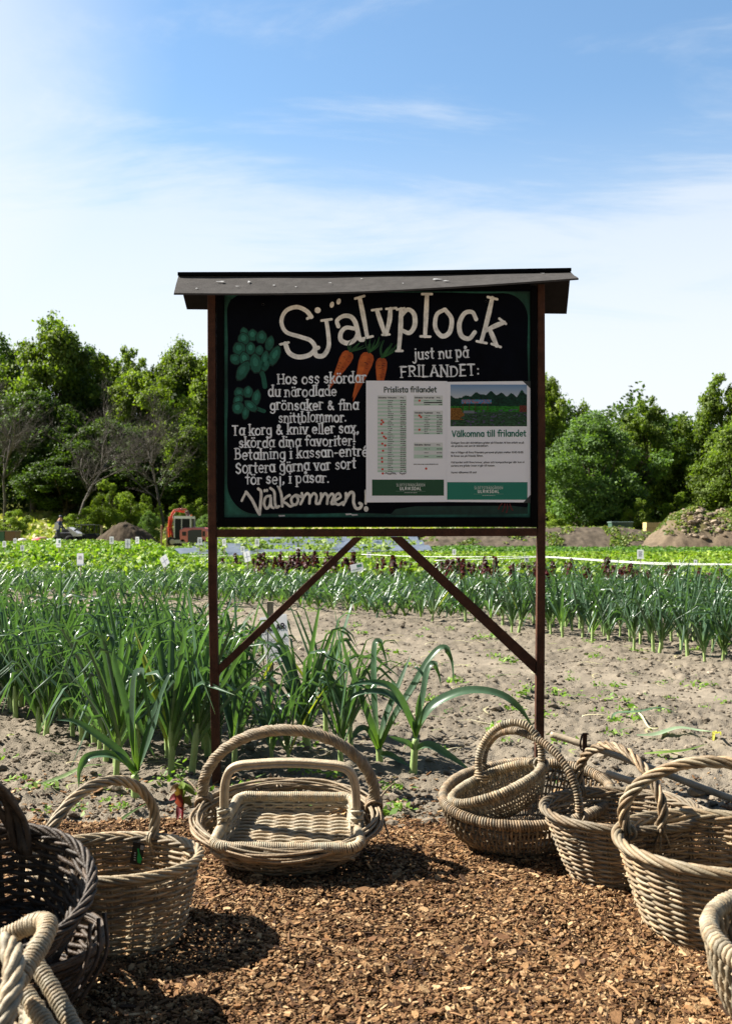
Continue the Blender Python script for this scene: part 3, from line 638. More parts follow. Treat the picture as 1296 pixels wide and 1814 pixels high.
artichoke([(150, 820, 90, 90, -20, 1), (220, 815, 85, 100, 5, 1), (285, 860, 75, 140, 12, .9), (140, 880, 100, 75, -50, 1), (140, 940, 110, 100, -60, 1.1), (200, 980, 120, 60, -80, .8), (240, 925, 75, 130, -50, 1)],
          [(270, 940), (310, 955), (345, 968)], 7.0)
# --- screws holding the board
for x, y in ((466.5, 540), (860, 534.5)):
    mb = MB(); lathe(mb, [(0, .004), (.003, .0035), (.0045, .001), (.0048, 0)], 10, bs(x, y, .001), 'y', (.3, .3, .3)); o = mb.build('screw', M['gloss'], board)
# --- roof
def RP(px, py, Y): return W(px, py, Y)-O_
roofY = 3.868
mb = MB()
ts = np.linspace(0, 1, 25)
ea = smoothpath([(308, 519, 0), (470, 519.5, 0), (640, 516, 0), (830, 506, 0), (1024, 492.5, 0)], 25)
ri = smoothpath([(316, 489, 0), (640, 487.5, 0), (1010, 481.5, 0)], 25)
be = smoothpath([(331, 545, 0), (660, 549, 0), (1003, 553, 0)], 25)
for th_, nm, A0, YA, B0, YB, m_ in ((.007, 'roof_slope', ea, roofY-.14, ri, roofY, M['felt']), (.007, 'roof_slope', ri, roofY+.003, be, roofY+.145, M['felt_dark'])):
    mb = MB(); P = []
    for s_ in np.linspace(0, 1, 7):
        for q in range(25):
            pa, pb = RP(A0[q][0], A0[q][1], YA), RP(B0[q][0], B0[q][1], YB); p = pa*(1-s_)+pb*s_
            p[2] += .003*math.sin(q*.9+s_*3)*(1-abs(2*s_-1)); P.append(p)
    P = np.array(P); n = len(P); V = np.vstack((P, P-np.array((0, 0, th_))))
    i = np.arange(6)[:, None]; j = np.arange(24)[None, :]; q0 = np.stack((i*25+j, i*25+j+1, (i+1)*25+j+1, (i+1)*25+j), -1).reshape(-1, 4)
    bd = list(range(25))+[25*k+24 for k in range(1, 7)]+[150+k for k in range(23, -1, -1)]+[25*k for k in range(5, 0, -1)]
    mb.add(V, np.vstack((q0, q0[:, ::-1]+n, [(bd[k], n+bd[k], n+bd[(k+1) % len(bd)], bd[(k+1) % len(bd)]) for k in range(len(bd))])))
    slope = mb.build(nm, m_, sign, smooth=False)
    if A0 is ea:      # bird droppings and scuffs
        for fx, fy, w_, h_ in ((.122, .62, .022, .005), (.20, .60, .007, .008), (.68, .55, .024, .006), (.70, .4, .016, .004), (.06, .22, .006, .003), (.33, .3, .005, .003), (.5, .72, .006, .003), (.42, .5, .009, .0025), (.93, .75, .012, .002), (.6, .35, .005, .003), (.27, .4, .006, .004), (.17, .35, .01, .002)):
            mb = MB(); q = fx*24; k0 = int(q); pa = RP(*(ea[k0][:2]+(ea[k0+1][:2]-ea[k0][:2])*(q-k0)), roofY-.14); pb = RP(*(ri[k0][:2]+(ri[k0+1][:2]-ri[k0][:2])*(q-k0)), roofY)
            c_ = pa*(1-fy)+pb*fy; u = norm(pb-pa); nn_ = np.array((0, -u[2], u[1]))
            a = np.arange(9)/9*6.283; rr = 1+.45*np.sin(a*3+fx*40)
            V = [c_+nn_*.0042+np.array((w_*.7*r_*math.cos(t_), 0, 0))+u*h_*1.1*r_*math.sin(t_) for t_, r_ in zip(a, rr)]
            s0 = mb.n; mb.v.append(np.array(V)); mb.c.append(np.full((9, 3), .34)); mb.n += 9; mb.f.append(np.arange(9)[None]+s0); mb.mi.append(np.zeros(1, int))
            mb.build('bird_dropping', M['paint'], slope)
mb = MB(); P0 = np.array([RP(q[0], q[1]-1.5, roofY+.0015) for q in ri])
for s_ in (0,):
    V = []
    for p in P0: V += [p+np.array((0, -.016, -.004)), p+np.array((0, -.014, .009)), p+np.array((0, .014, .009)), p+np.array((0, .016, -.004))]
    k = np.arange(24)[:, None]*4; j = np.arange(4)[None]; mb.add(V, np.stack((k+j, k+(j+1) % 4, k+4+(j+1) % 4, k+4+j), -1).reshape(-1, 4))
    mb.f.append(np.array([[3, 2, 1, 0], [96, 97, 98, 99]])); mb.mi.append(np.zeros(2, int))
mb.build('ridge_cap', M['frame'], sign, smooth=False)

# ================================================================== THE TWO POSTERS
ppos = lambda off: (lambda x, y, l=0.0: SP(x, y, off+l))
def poster(name, label, corners, off):
    c_ = SP(sum(p[0] for p in corners)/4, corners[2][1], off)
    t = thing(name, label, 'poster', c_)
    mb = MB(); prism(mb, corners, lambda x, y: SP(x, y, off)-c_, lambda x, y: SP(x, y, off-.0012)-c_)
    mb.build('sheet', M['paper'], t, smooth=False)
    return t, (lambda x, y, l=0.0: SP(x, y, off+l)-c_)
def P2(x, y): return (640+x*.2392, 660+y*.2393)
DK = (.03, .035, .04)
t, mp = poster('price_list', 'white price list poster in green striped columns with red dots', [P2(34, 62), P2(633, 66), P2(633, 958), P2(34, 962)], .0095)
ink = Ink(mp); ink.text('Prislista frilandet', P2(166, 148), P2(553, 147), 6.1, 1.75, (.03, .06, .05), sp=.16, capn=3); ink.mb.build('heading', M['ink'], t)
ink = Ink(mp)
def rect(x0, y0, x1, y1, col, l): ink.poly([P2(x0, y0), P2(x1, y0), P2(x1, y1), P2(x0, y1)], col, l)
def scribble(x0, x1, y, h, col=(.05, .06, .06)):     # print too small to read: broken word marks
    x = x0
    while x < x1-3:
        w_ = min(random.uniform(5, 15), x1-x); ink.ribbon(np.array([P2(x, y), P2(x+w_, y)]), h*.239, col, 0); x += w_+random.uniform(2, 4)
for (x0, x1, y0, y1, cols) in ((118, 332, 172, 738, 39), (386, 600, 172, 246, 3), (386, 600, 284, 458, 11), (386, 600, 520, 637, 3)):
    rect(x0, y0, x1, y1, (.70, .74, .74), .0003)
    y = y0+31 if cols != 3 else y0+31
    hgt = (y1-y)/cols
    for k in range(cols):
        if k % 2 == 0: rect(x0+2, y+1, x1-2, y+hgt-.6, (.46, .66, .55) if cols != 3 else (.50, .68, .58), .00045)
        yy = y+hgt*.55; xm = x0+(x1-x0)*.36; xr = x0+(x1-x0)*.79
        ln = random.uniform(22, 48); scribble(xm, xm+ln, yy, min(hgt*.34, 5)); scribble(xr, x1-5, yy, min(hgt*.4, 6), (.02, .02, .02)); y += hgt
    for txt, xa, xb in (('Skördeklar', .03, .32), ({118: 'Grönsaker'}.get(x0) if x0 == 118 else {172: 'Frukt och bär', 284: 'Kryddväxter', 520: 'Blommor'}[y0], .36, .66 if y0 == 284 or x0 == 118 else (.70 if y0 == 172 else .58)), ('Pris', .79, .90)):
        ink.text(txt, P2(x0+(x1-x0)*xa, y0+21), P2(x0+(x1-x0)*xb, y0+21), 1.5, .62, (.04, .05, .05), capn=0)
ink.ribbon(np.array([P2(462, 225), P2(590, 224)]), 1.9, (.01, .01, .01), 2)
scribble(384, 566, 680, 6)
ink.mb.build('price_table', M['ink'], t)
for x, y in ((428, 210), (427, 320), (439, 332), (427, 425), (477, 712), (150, 356), (160, 370), (146, 383), (153, 450), (166, 476), (179, 488), (154, 528), (175, 541), (159, 580), (151, 635), (153, 662), (155, 717), (157, 748)):
    ink = Ink(mp); ink.blob(P2(x, y), 2.0, 2.0, (.62, .07, .04), 10, lift=.0012); ink.mb.build('red_dot', M['ink'], t)
ink = Ink(mp)
for a_, b_ in ((172, 258), (280, 330)):
    ink.ribbon(S(*[P2(x, 748+7*math.sin(x*.55)+3*math.sin(x*1.7)) for x in range(a_, b_, 4)]), .75, (.03, .03, .05), 2)
ink.mb.build('handwriting', M['ink'], t)
def footer(x0, y0, x1, y1, col, cx_, yt):
    global ink
    ink = Ink(mp); ink.poly([P2(x0, y0), P2(x1, y0), P2(x1, y1), P2(x0, y1)], col, .0003)
    ink.text('SLOTTSTRÄDGÅRDEN', P2(cx_-105, yt), P2(cx_+105, yt), 3.0, .62, (.62, .68, .62), sp=.28, capn=0)
    ink.text('ULRIKSDAL', P2(cx_-80, yt+27), P2(cx_+78, yt+27), 3.4, 1.15, (.80, .84, .80), sp=.34, capn=0)
    for yy in (yt-24, yt+36): ink.ribbon(np.array([P2(cx_-110, yy), P2(cx_+110, yy)]), .3, (.3, .42, .36), 0)
    scribble(cx_-46, cx_+48, yt+47, 4, (.5, .58, .54))
    ink.mb.build('footer_band', M['ink'], t)
footer(78, 793, 608, 912, (.022, .085, .045), 363, 843)
t, mp = poster('welcome_poster', 'white welcome poster with a garden photo and teal footer', [P2(626, 72), P2(1245, 66), P2(1247, 962), P2(631, 958)], .0118)
ink = Ink(mp); ink.text('Välkomna till frilandet', P2(668, 477), P2(1212, 473), 6.9, 2.0, (.02, .17, .12), sp=.16, capn=3); ink.mb.build('heading', M['ink'], t)
ink = Ink(mp)
for line, y, x1 in (('Äntligen finns det skördeklara grödor på frilandet. Ni kan enkelt se på', 529, 1197), ('vår prislista vad som är skördeklart.', 552, 936), ('Har ni frågor så finns frilandets personal på plats mellan 10:00-16:00.', 600, 1195), ('Ni finner oss på frilands fälten.', 626, 897),
                   ('Vid bordet intill finns knivar, påsar och kompostkorgar där kan ni', 673, 1200), ('sortera era grödor innan ni går till kassan.', 698, 985), ('Varmt välkomna till oss!', 748, 848)):
    ink.text(line, P2(660, y), P2(x1, y-2), 2.15, .62, DK, sp=.16, capn=0)
ink.mb.build('body_text', M['ink'], t)
footer(632, 812, 1224, 942, (.022, .21, .15), 937, 864)
# the garden photo printed on it: sky, dark trees, a shelter with a patterned roof, flower beds
mb = MB(); nx, ny = 112, 64; rp = np.random.default_rng(4)
for b in range(ny):
    for a in range(nx):
        u, v = (a+.5)/nx, (b+.5)/ny
        tl = .16+.03*math.sin(u*7+1)+.16*vnoise(u*15, 3.3)-.12*max(0, 1-abs(u-.93)/.06)
        if v < tl: c_ = (np.array((.16, .30, .52))*(1-v*3)+np.array((.5, .56, .6))*v*3)
        elif v < .52: c_ = np.array((.004, .030, .018))*(.4+1.5*vnoise(u*40, v*40))
        elif v < .66: c_ = np.array((.020, .15, .015))*(.4+1.3*vnoise(u*50, v*40))
        else: c_ = np.array((.022, .060, .030))*(.3+1.6*vnoise(u*60, v*70))
        if v > .6 and vnoise(u*30+9, v*38) > .80: c_ = np.array((.08, .06, .14))*(.7+.6*rp.random())
        if .56 < v < .85 and u < .12+.1*vnoise(v*20, 1): c_ = np.array((.22, .10, .02))*(.4+rp.random())
        if v > .5 and u > .9 and v < .66: c_ = np.array((.12, .03, .02))*(.5+rp.random())
        if .14 < u < .54 and .365 < v < .455: c_ = np.array(((.05, .22, .50), (.20, .16, .26), (.06, .26, .36), (.40, .12, .10))[int(rp.integers(4))])*(.8+.5*rp.random())
        if .15 < u < .53 and .455 < v < .62 and (u*40) % 3.2 < .55: c_ = np.array((.07, .03, .015))
        if .17 < u < .31 and .62 < v < .68: c_ = np.array((.16, .18, .22))
        x0, y0, x1, y1 = 656+564*a/nx, 92+308*b/ny, 656+564*(a+1)/nx, 92+308*(b+1)/ny
        mb.add([mp(*P2(x0, y0), .0003), mp(*P2(x1, y0), .0003), mp(*P2(x1, y1), .0003), mp(*P2(x0, y1), .0003)], [(0, 3, 2, 1)], c_)
mb.build('printed_photo', M['ink'], t, smooth=False)
for tri in ([(1190, 67), (1248, 66), (1247, 122)], [(1247, 905), (1247, 966), (1190, 966)]): ink = Ink(mp); ink.poly([P2(*p) for p in tri], (.05, .06, .06), .0006); ink.mb.build('tape_corner', M['ink'], t)
# ================================================================== BASKETS
def tone(lo=.60, hi=1.28, warm=.09):
    v = random.uniform(lo, hi); w = random.uniform(-warm, warm); return (v*(1+w), v, v*(1-w))
def ring_weave(mb, prof, nst, rows, r, amp, lo=0.02, hi=1.0, seg=6, loose=0.0, c=(0, 0)):
    th = np.linspace(0, 2*np.pi, nst*seg, endpoint=False)
    for k in range(rows):
        t = lo+(hi-lo)*(k+.5)/rows; rx, ry, z = prof(t)
        off = amp*np.cos(th*nst/2+k*np.pi)
        ph = random.random()*6.28
        off = off+loose*np.sin(th*2+ph); dz = .0012*np.sin(th*3+ph)+loose*.8*np.sin(th*3+ph*2)
        # strand lengths differ in colour: blend a few tones round the ring
        tn = np.array([tone() for _ in range(5)]); tc = tn[(th/(2*np.pi)*5+random.random()*5).astype(int) % 5]
        P = np.stack((c[0]+(rx+off)*np.cos(th), c[1]+(ry+off)*np.sin(th), z+dz), -1)
        tube(mb, P, r*random.uniform(.9, 1.1), 6, True, (0, 0, 1), tc)
        for q in range(2):        # cut ends and split canes
            i0 = random.randrange(len(th)); A_ = P[i0]; a = th[i0]; o_ = np.array((math.cos(a), math.sin(a), 0)); t_ = np.array((-math.sin(a), math.cos(a), random.uniform(-.3, .3)))*random.choice((-1, 1))
            tube(mb, [A_, A_+t_*.012+o_*.005, A_+t_*.022+o_*random.uniform(.006, .012)], np.array((1, .9, .5))*r*.7, 5, col=tone(.6, 1.3))
def stakes(mb, prof, nst, r, n=10, hi=1.0, phase=0.0, c=(0, 0)):
    for i in range(nst):
        a = 2*np.pi*(i+phase)/nst
        P = [(c[0]+prof(t)[0]*math.cos(a), c[1]+prof(t)[1]*math.sin(a), prof(t)[2]) for t in np.linspace(0, hi, n)]
        tube(mb, P, r, 5, False, (-math.sin(a), math.cos(a), 0), tone(.7, 1))
def base_weave(mb, rx, ry, z, r, nst, step, c=(0, 0)):
    n = int(min(rx, ry)/step)
    for k in range(n):
        f = (k+.6)/n; th = np.linspace(0, 2*np.pi, nst*4, endpoint=False)
        P = np.stack((c[0]+rx*f*np.cos(th), c[1]+ry*f*np.sin(th), z+.003*np.cos(th*nst/2+k*np.pi)), -1)
        tube(mb, P, r, 5, True, (0, 0, 1), tone())
    for i in range(nst//2):
        a = 2*np.pi*i/(nst//2); tube(mb, [(c[0], c[1], z), (c[0]+rx*math.cos(a), c[1]+ry*math.sin(a), z)], r*.8, 5, False, (0, 0, 1), tone(.7, 1))
def ell(rx, ry, z, n=160, a0=0, c=(0, 0)):
    th = np.linspace(0, 2*np.pi, n, endpoint=False)+a0; return np.stack((c[0]+rx*np.cos(th), c[1]+ry*np.sin(th), np.full(n, z)), -1)
def arch(p0, p1, top, bulge=1.0, n=90, flat=2.0):
    """handle line from p0 to p1 rising to z = top; flat > 2 squares the shoulders"""
    p0, p1 = np.array(p0, float), np.array(p1, float); u = np.linspace(-np.pi/2, np.pi/2, n)
    s = np.sign(np.sin(u))*np.abs(np.sin(u))**(2/flat); h = np.abs(np.cos(u))**(2/flat)
    m = (p0+p1)/2; d = (p1-p0)/2
    P = m+np.outer(s, d); P[:, 2] = P[:, 2]+(top-m[2])*h
    if bulge != 1.0: P[:, :2] = m[:2]+(P[:, :2]-m[:2])*(1+(bulge-1)*(h*(1-h)*4))[:, None]
    return P
def knot(mb, c, ax, R_=.016, r=.0045, loops=3, tn=tone):
    ax = norm(np.array(ax, float)); u = norm(np.cross(ax, (0.13, .2, 1))); v = np.cross(ax, u); a = np.linspace(0, 2*np.pi*loops, int(14*loops))
    P = np.array(c)+R_*(np.cos(a)[:, None]*u+np.sin(a)[:, None]*v)+ax*((a/(2*np.pi)-loops/2)*r*2.1)[:, None]
    tube(mb, P, r, 5, col=tn())
def tails(mb, c, dirs, L=.06, r=.0045):
    for d in dirs:
        d = norm(np.array(d, float)); c0 = np.array(c)+np.random.default_rng(int(abs(d[0])*1e4)).normal(0, .006, 3)
        tube(mb, smoothpath([c0, c0+d*L*.6, c0+d*L+np.array((0, 0, -.01))], 8), r*np.linspace(1, .6, 8), 5, col=tone())
GB = 'wicker baskets set out along the mulch'

def round_basket(name, label, loc, rotz, base, rim, h, rows, nst, m, h0, h1, htop, hoff=.0088, hr=.0048, hs=5, hturn=3.4, tilt=(0, 0), r=.0038, amp=.0052, rimr=.005, rimoff=.0075, handle=True, loose=0.0):
    t = thing(name, label, 'basket', loc, (tilt[0], tilt[1], rotz), GB)
    prof = lambda q: (base[0]+(rim[0]-base[0])*q**.85, base[1]+(rim[1]-base[1])*q**.85, .006+(h-.006)*q)
    mb = MB(); ring_weave(mb, prof, nst, rows, r, amp, .03, .95, loose=loose); stakes(mb, prof, nst, r*.9); stakes(mb, prof, nst, r*.9, phase=.16)
    mb.build('woven_side', m, t)
    mb = MB(); base_weave(mb, base[0], base[1], .012, r*.95, 24, r*2.3); rope(mb, ell(base[0], base[1], .008), 3, .005, .0045, 14, 5, True, tone); mb.build('woven_base', m, t)
    mb = MB(); rope(mb, ell(rim[0]+.004, rim[1]+.004, h, 260), 5, rimoff, rimr, 7, 6, True, tone); rope(mb, ell(rim[0]-.004, rim[1]-.004, h-.006, 200), 3, rimoff*.7, rimr*.9, -9, 6, True, tone)
    mb.build('rim', m, t)
    if handle:
        mb = MB(); P = arch(h0, h1, htop, 1.12, 110, 2.15)
        rope(mb, P, hs, hoff, hr, hturn, 7, False, tone); rope(mb, P, 2, hoff*.35, hr, hturn*.7, 5, False, tone)
        for e in (h0, h1):
            e = np.array(e); knot(mb, e+np.array((0, 0, .002)), (-e[1], e[0], 0), rimoff+.009, hr*.75, 2)
            out = norm(np.array((e[0], e[1], 0.0)))
            tails(mb, e, [(-out[1]*.5, out[0]*.5, -.8), (out[1]*.4, -out[0]*.4, -1), (0, 0, -1)], .055, hr*.75)
        mb.build('handle', m, t)
    return t

gz = lambda x, y: float(mulch_z(np.array([x]), np.array([y]))[0])
# C: left round basket with a swing tag
c0 = (-.615, 2.42, .004)
bC = round_basket('round_basket', 'round tan wicker basket with a twisted handle and a small black swing tag', c0, 0, (.162, .136), (.206, .164), .20, 25, 22, M['wicker_warm'],
                  (.062, .155, .195), (-.120, -.13, .195), .378, hturn=3.6)
tg = thing('swing_tag', 'small black cardboard tag with a green mark hanging from the round basket handle', 'tag', (0, 0, 0))
def TG(px, py): return W(px, py, 2.545)
tgc = TG(242, 1512); tg.location = tuple(tgc)
mb = MB(); prism(mb, [(236.5, 1491), (257, 1495), (250.5, 1533), (230, 1529.5)], lambda x, y: TG(x, y)-tgc, lambda x, y: TG(x, y)-tgc+np.array((0, .001, 0))); mb.build('card', mat('tag_black', (.006, .006, .007), .4), tg, False)
ik = Ink(lambda x, y, l=0.0: TG(x, y)-tgc-np.array((0, .0006+l, 0)))
ik.poly([(243, 1503), (247, 1503.5), (247, 1510), (252, 1522), (249, 1530), (244, 1528), (243, 1520), (245, 1511)], (.02, .30, .07), .0001)
for q in range(4): ik.ribbon(np.array([(237.5+q*.2, 1523-q*4.2), (240.5+q*.2, 1523.4-q*4.2)]), 1.5, (.5, .5, .5), 0)
ik.poly([(249.5, 1497), (256, 1498.2), (254.5, 1506), (248.5, 1504.6)], (.25, .25, .25), .0003)
ik.mb.build('printed_mark', M['ink'], tg)
mb = MB(); tube(mb, smoothpath([TG(246, 1493)-tgc, TG(252, 1484)-tgc, TG(262, 1480)-tgc], 8), .0012, 5); mb.build('string', M['rubber'], tg)

# H, I: round baskets on the right
c0 = (.728, 2.85, .004)
round_basket('round_basket', 'flared round wicker basket with loosely twisted handle, standing right of the nested oval baskets', c0, 0, (.138, .13), (.216, .198), .196, 24, 22, M['wicker'],
             (-.072, .188, .198), (.055, -.195, .198), .372, hoff=.0095, hs=4, hturn=4.2, hr=.0050)
c0 = (.882, 2.49, .004)
round_basket('round_basket', 'biggest round tan basket with a thick rope handle, second from the right edge', c0, .1, (.176, .17), (.245, .24), .216, 25, 26, M['wicker_warm'],
             (-.195, .10, .212), (.205, -.06, .212), .410, hoff=.0105, hr=.0055, hturn=4.0, r=.0042, rimr=.0058, rimoff=.0085)

# rib baskets: hoop rim wrapped in cane, weavers running from rim to rim over ribs
def rib_basket(name, label, loc, rot, rx, ry, d, m, handle=None, nmer=120, core=.0072, wr=.0040, tw=.0040, hcore=.0072):
    t = thing(name, label, 'basket', loc, rot, GB)
    mb = MB(); q = np.linspace(.02, .95, 26)
    cs = np.cos(q*np.pi/2)**.55; zs = -d*np.minimum(np.sin(q*np.pi/2)*1.06, 1)
    for j in range(nmer):
        a = 2*np.pi*j/nmer; off = 1+.022*np.cos(q*np.pi*9+j*np.pi)
        a2 = a+.10*np.sin(q*2.5)*(1 if math.cos(a) > 0 else -1)*0
        P = np.stack((rx*cs*off*np.cos(a2), ry*cs*off*np.sin(a2), d+zs), -1)
        tube(mb, P, tw*random.uniform(.85, 1.1)*(.55+.45*cs), 5, False, (-math.sin(a), math.cos(a), 0), tone())
    mb.build('woven_side', m, t)
    mb = MB()
    for k in range(1, 9):
        s = k/9; c_ = math.cos(s*.95*np.pi/2)**.55; tube(mb, ell(rx*c_, ry*c_, d-d*min(math.sin(s*.95*np.pi/2)*1.06, 1), 60), .004, 5, True, (0, 0, 1), tone(.6, .8))
    mb.build('rib', m, t)
    mb = MB(); wrapped(mb, ell(rx, ry, d, 120), core, wr, True, tone); mb.build('rim', m, t)
    if handle:
        mb = MB()
        for P in handle: wrapped(mb, P, hcore, wr*1.05, False, tone)
        for P in handle:
            for e in (P[0], P[-1]): knot(mb, e, (e[1], -e[0], .2), core+.010, wr, 3)
        mb.build('handle', m, t)
    return t
rib_basket('oval_basket', 'large oval rib basket with wrapped rim carrying a smaller basket inside it', (.505, 3.15, .030), (R(11), R(-4), R(22)), .276, .205, .150, M['wicker'],
           [arch((-.05, .20, .152), (.055, -.20, .152), .338, 1.0, 60, 2.2)], 130, .012)
rib_basket('oval_basket', 'small oval rib basket with a wrapped hoop handle, lying tilted in the larger one', (.430, 3.06, .140), (R(-2), R(-20), R(12)), .150, .108, .088, M['wicker_pale'],
           [arch((-.015, .105, .090), (.145, -.026, .090), .232, 1.1, 60, 2.3)+np.outer(np.sin(np.linspace(0, np.pi, 60)), (.045, 0, 0))], 100, .010)
# J: wrapped-rim basket at the lower right corner
rib_basket('oval_basket', 'thick rimmed rib basket cut off by the lower right corner', (.905, 1.955, .0), (R(4), 0, 0), .225, .215, .20, M['wicker_pale'], None, 120, .012, .0062, .0058)

# A: wide shallow oval basket with a big roped hoop
tA = thing('shallow_basket', 'wide shallow oval basket with a big rope hoop handle, holding the rectangular tray basket', 'basket', (-.234, 2.97, .044), (R(13.5), 0, 0), GB)
pA = lambda q: ((.212+(.266-.212)*q**.8), .150+(.205-.150)*q**.8, .015+.092*q)
mb = MB(); ring_weave(mb, pA, 26, 11, .0042, .006, .0, .92, loose=.0022); stakes(mb, pA, 26, .004); stakes(mb, pA, 26, .004, phase=.2)
mb.build('woven_side', M['wicker'], tA)
mb = MB(); base_weave(mb, .215, .150, .015, .0042, 26, .0095); mb.build('woven_base', M['wicker'], tA)
mb = MB()
th = np.linspace(0, 2*np.pi, 180, endpoint=False)
for k in range(11):
    ph = random.random()*6.28; f = k/11*2*np.pi
    P = np.stack(((.267+.014*math.cos(f)+.004*np.sin(th*5+ph))*np.cos(th), (.207+.014*math.cos(f)+.004*np.sin(th*5+ph))*np.sin(th), .108+.013*math.sin(f)+.005*np.sin(th*4+ph*2)), -1)
    tube(mb, P, .0040*random.uniform(.85, 1.15), 5, True, (0, 0, 1), tone(.85, 1.3))
mb.build('rim', M['wicker'], tA)
mb = MB(); P = arch((-.258, .085, .112), (.258, .065, .112), .352, 1.03, 140, 2.1)
rope(mb, P, 9, .0125, .0052, 9, 6, False, lambda: tone(.8, 1.1)); tube(mb, P, .009, 6, col=(.5, .5, .5))
for e, s in ((P[0], -1), (P[-1], 1)):
    for q in range(3): knot(mb, e+np.array((0, -.012+.012*q, .0)), (0, 1, .2), .024, .0042, 2)
    tails(mb, e, [(s*.2, -1, -.25), (s*.3, -.8, -.5), (s*.1, -1, -.45), (0, .9, -.3), (s*.5, .5, .4)], .10, .004)
mb.build('handle', M['wicker'], tA)

# B: rectangular tray basket resting inside A
tB = thing('tray_basket', 'rectangular tray basket with a flat topped cane handle, lying inside the wide oval basket', 'basket', (-.218, 2.925, .098), (R(12.5), 0, R(-1.5)), GB)
def rrect(w0, w1, d, z, n=120, rc=.035):     # rounded trapezoid, w0 front half width, w1 back half width
    pts = []
    for (x, y, a0) in ((w0-rc, -d+rc, -90), (w1-rc, d-rc, 0), (-w1+rc, d-rc, 90), (-w0+rc, -d+rc, 180)):
        for a in np.radians(np.linspace(a0, a0+90, 8)): pts.append((x+rc*math.cos(a), y+rc*math.sin(a), z))
    return resample(np.array(pts+pts[:1]), n+1)[:-1]
mb = MB(); yy = np.linspace(-.128, .128, 27)
for k, y in enumerate(yy):
    x = np.linspace(-.185, .185, 90); f = 1-.14*(y+.13)/.26
    P = np.stack((x*f, y+.0035*np.abs(np.sin(x*np.pi/.062)), .006+.0035*np.sin(x*np.pi/.0617+k*np.pi)+.0*x), -1); tube(mb, P, .0048, 6, False, (0, 1, 0), tone(.8, 1.15))
for q in range(7):
    x = (q-3)*.062; tube(mb, [(x, -.13, .004), (x*.86, .13, .004)], .005, 5, col=tone(.6, .8))
mb.build('woven_base', M['tray'], tB)
mb = MB()
for k in range(5):
    z = .006+.0085*k; g = k/5; P = rrect(.186+.016*g, .160+.014*g, .131+.014*g, z, 140)
    s = np.arange(140); P[:, 2] += .002*np.sin(s*.9+k*np.pi); tube(mb, P, .0046, 6, True, (0, 0, 1), tone(.8, 1.15))
for P0, P1 in zip(rrect(.184, .158, .129, .004, 40), rrect(.203, .175, .146, .046, 40)): tube(mb, [P0, P1], .0042, 5, False, None, tone(.7, 1))
mb.build('woven_side', M['tray'], tB)
mb = MB(); wrapped(mb, rrect(.206, .178, .149, .051, 120), .0115, .0030, True, lambda: tone(.9, 1.12)); mb.build('rim', M['tray'], tB)
mb = MB(); P = smoothpath([(-.194, -.03, .035), (-.192, -.02, .10), (-.186, -.012, .182), (-.160, -.008, .222), (-.09, -.005, .232), (0, -.004, .236), (.09, -.005, .232), (.160, -.008, .222), (.186, -.012, .182), (.192, -.02, .10), (.194, -.03, .035)], 100)
for dx, dy in ((-.0055, -.006), (.0055, -.006), (-.0055, .006), (.0055, .006), (0, .0)):
    T_, N_, B_ = frames(P); tube(mb, P+N_*dx*1.0+B_*dy, .0072, 7, col=tone(.95, 1.2))
for s in (-1, 1):
    for q in range(7): knot(mb, (s*.193, -.026+.004*(q % 2), .030+.011*q), (s*.15, (-1)**q*.5, 1), .0165, .0038, 1.6)
    for q in range(4): tube(mb, smoothpath([(s*.205, -.055+.02*q, .066), (s*.193, -.028, .075+.012*q), (s*.180, -.01+.008*q, .05)], 9), .0036, 5, col=tone(.9, 1.1))
mb.build('handle', M['tray'], tB)
# dry leaf lying in the tray
mb = MB(); o_ = np.array((-.085, 3.03, .135))
for k in range(9):
    a = random.uniform(0, 6.28); c_ = o_+np.array((random.uniform(-.03, .035), random.uniform(-.012, .012), random.uniform(-.004, .012)))
    u = np.array((math.cos(a), math.sin(a)*.7, random.uniform(-.4, .8)))*.014; v = np.array((-math.sin(a), math.cos(a), random.uniform(-.3, .3)))*.008
    mb.add([c_-u, c_+v, c_+u, c_-v+np.array((0, 0, .004))], [(0, 1, 2, 3)], (.42, .26, .12))
tag(mb.build('dry_leaf', M['chip']), 'crumpled brown dry leaf caught at the back of the tray basket', 'leaf')

# D: dark old basket on the far left, tipped towards the viewer, in a second dark one
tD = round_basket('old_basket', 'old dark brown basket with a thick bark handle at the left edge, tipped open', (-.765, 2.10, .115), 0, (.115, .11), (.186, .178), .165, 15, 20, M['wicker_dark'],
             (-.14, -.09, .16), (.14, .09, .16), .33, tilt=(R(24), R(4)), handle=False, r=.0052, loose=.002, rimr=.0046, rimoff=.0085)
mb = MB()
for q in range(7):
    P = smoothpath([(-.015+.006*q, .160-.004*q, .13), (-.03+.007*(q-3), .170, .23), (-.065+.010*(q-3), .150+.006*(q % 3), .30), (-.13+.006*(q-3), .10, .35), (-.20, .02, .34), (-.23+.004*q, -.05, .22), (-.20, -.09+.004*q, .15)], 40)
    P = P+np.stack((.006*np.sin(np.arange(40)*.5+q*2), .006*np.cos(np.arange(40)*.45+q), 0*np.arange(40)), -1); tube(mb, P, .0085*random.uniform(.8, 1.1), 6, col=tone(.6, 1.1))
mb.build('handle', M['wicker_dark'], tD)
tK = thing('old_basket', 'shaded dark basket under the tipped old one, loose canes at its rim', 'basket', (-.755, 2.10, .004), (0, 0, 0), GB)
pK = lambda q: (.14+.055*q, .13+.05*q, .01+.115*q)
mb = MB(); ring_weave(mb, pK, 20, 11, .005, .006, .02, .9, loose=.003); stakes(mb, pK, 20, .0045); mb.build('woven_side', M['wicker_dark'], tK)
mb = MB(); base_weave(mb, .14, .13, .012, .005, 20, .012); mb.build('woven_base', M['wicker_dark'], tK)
mb = MB()
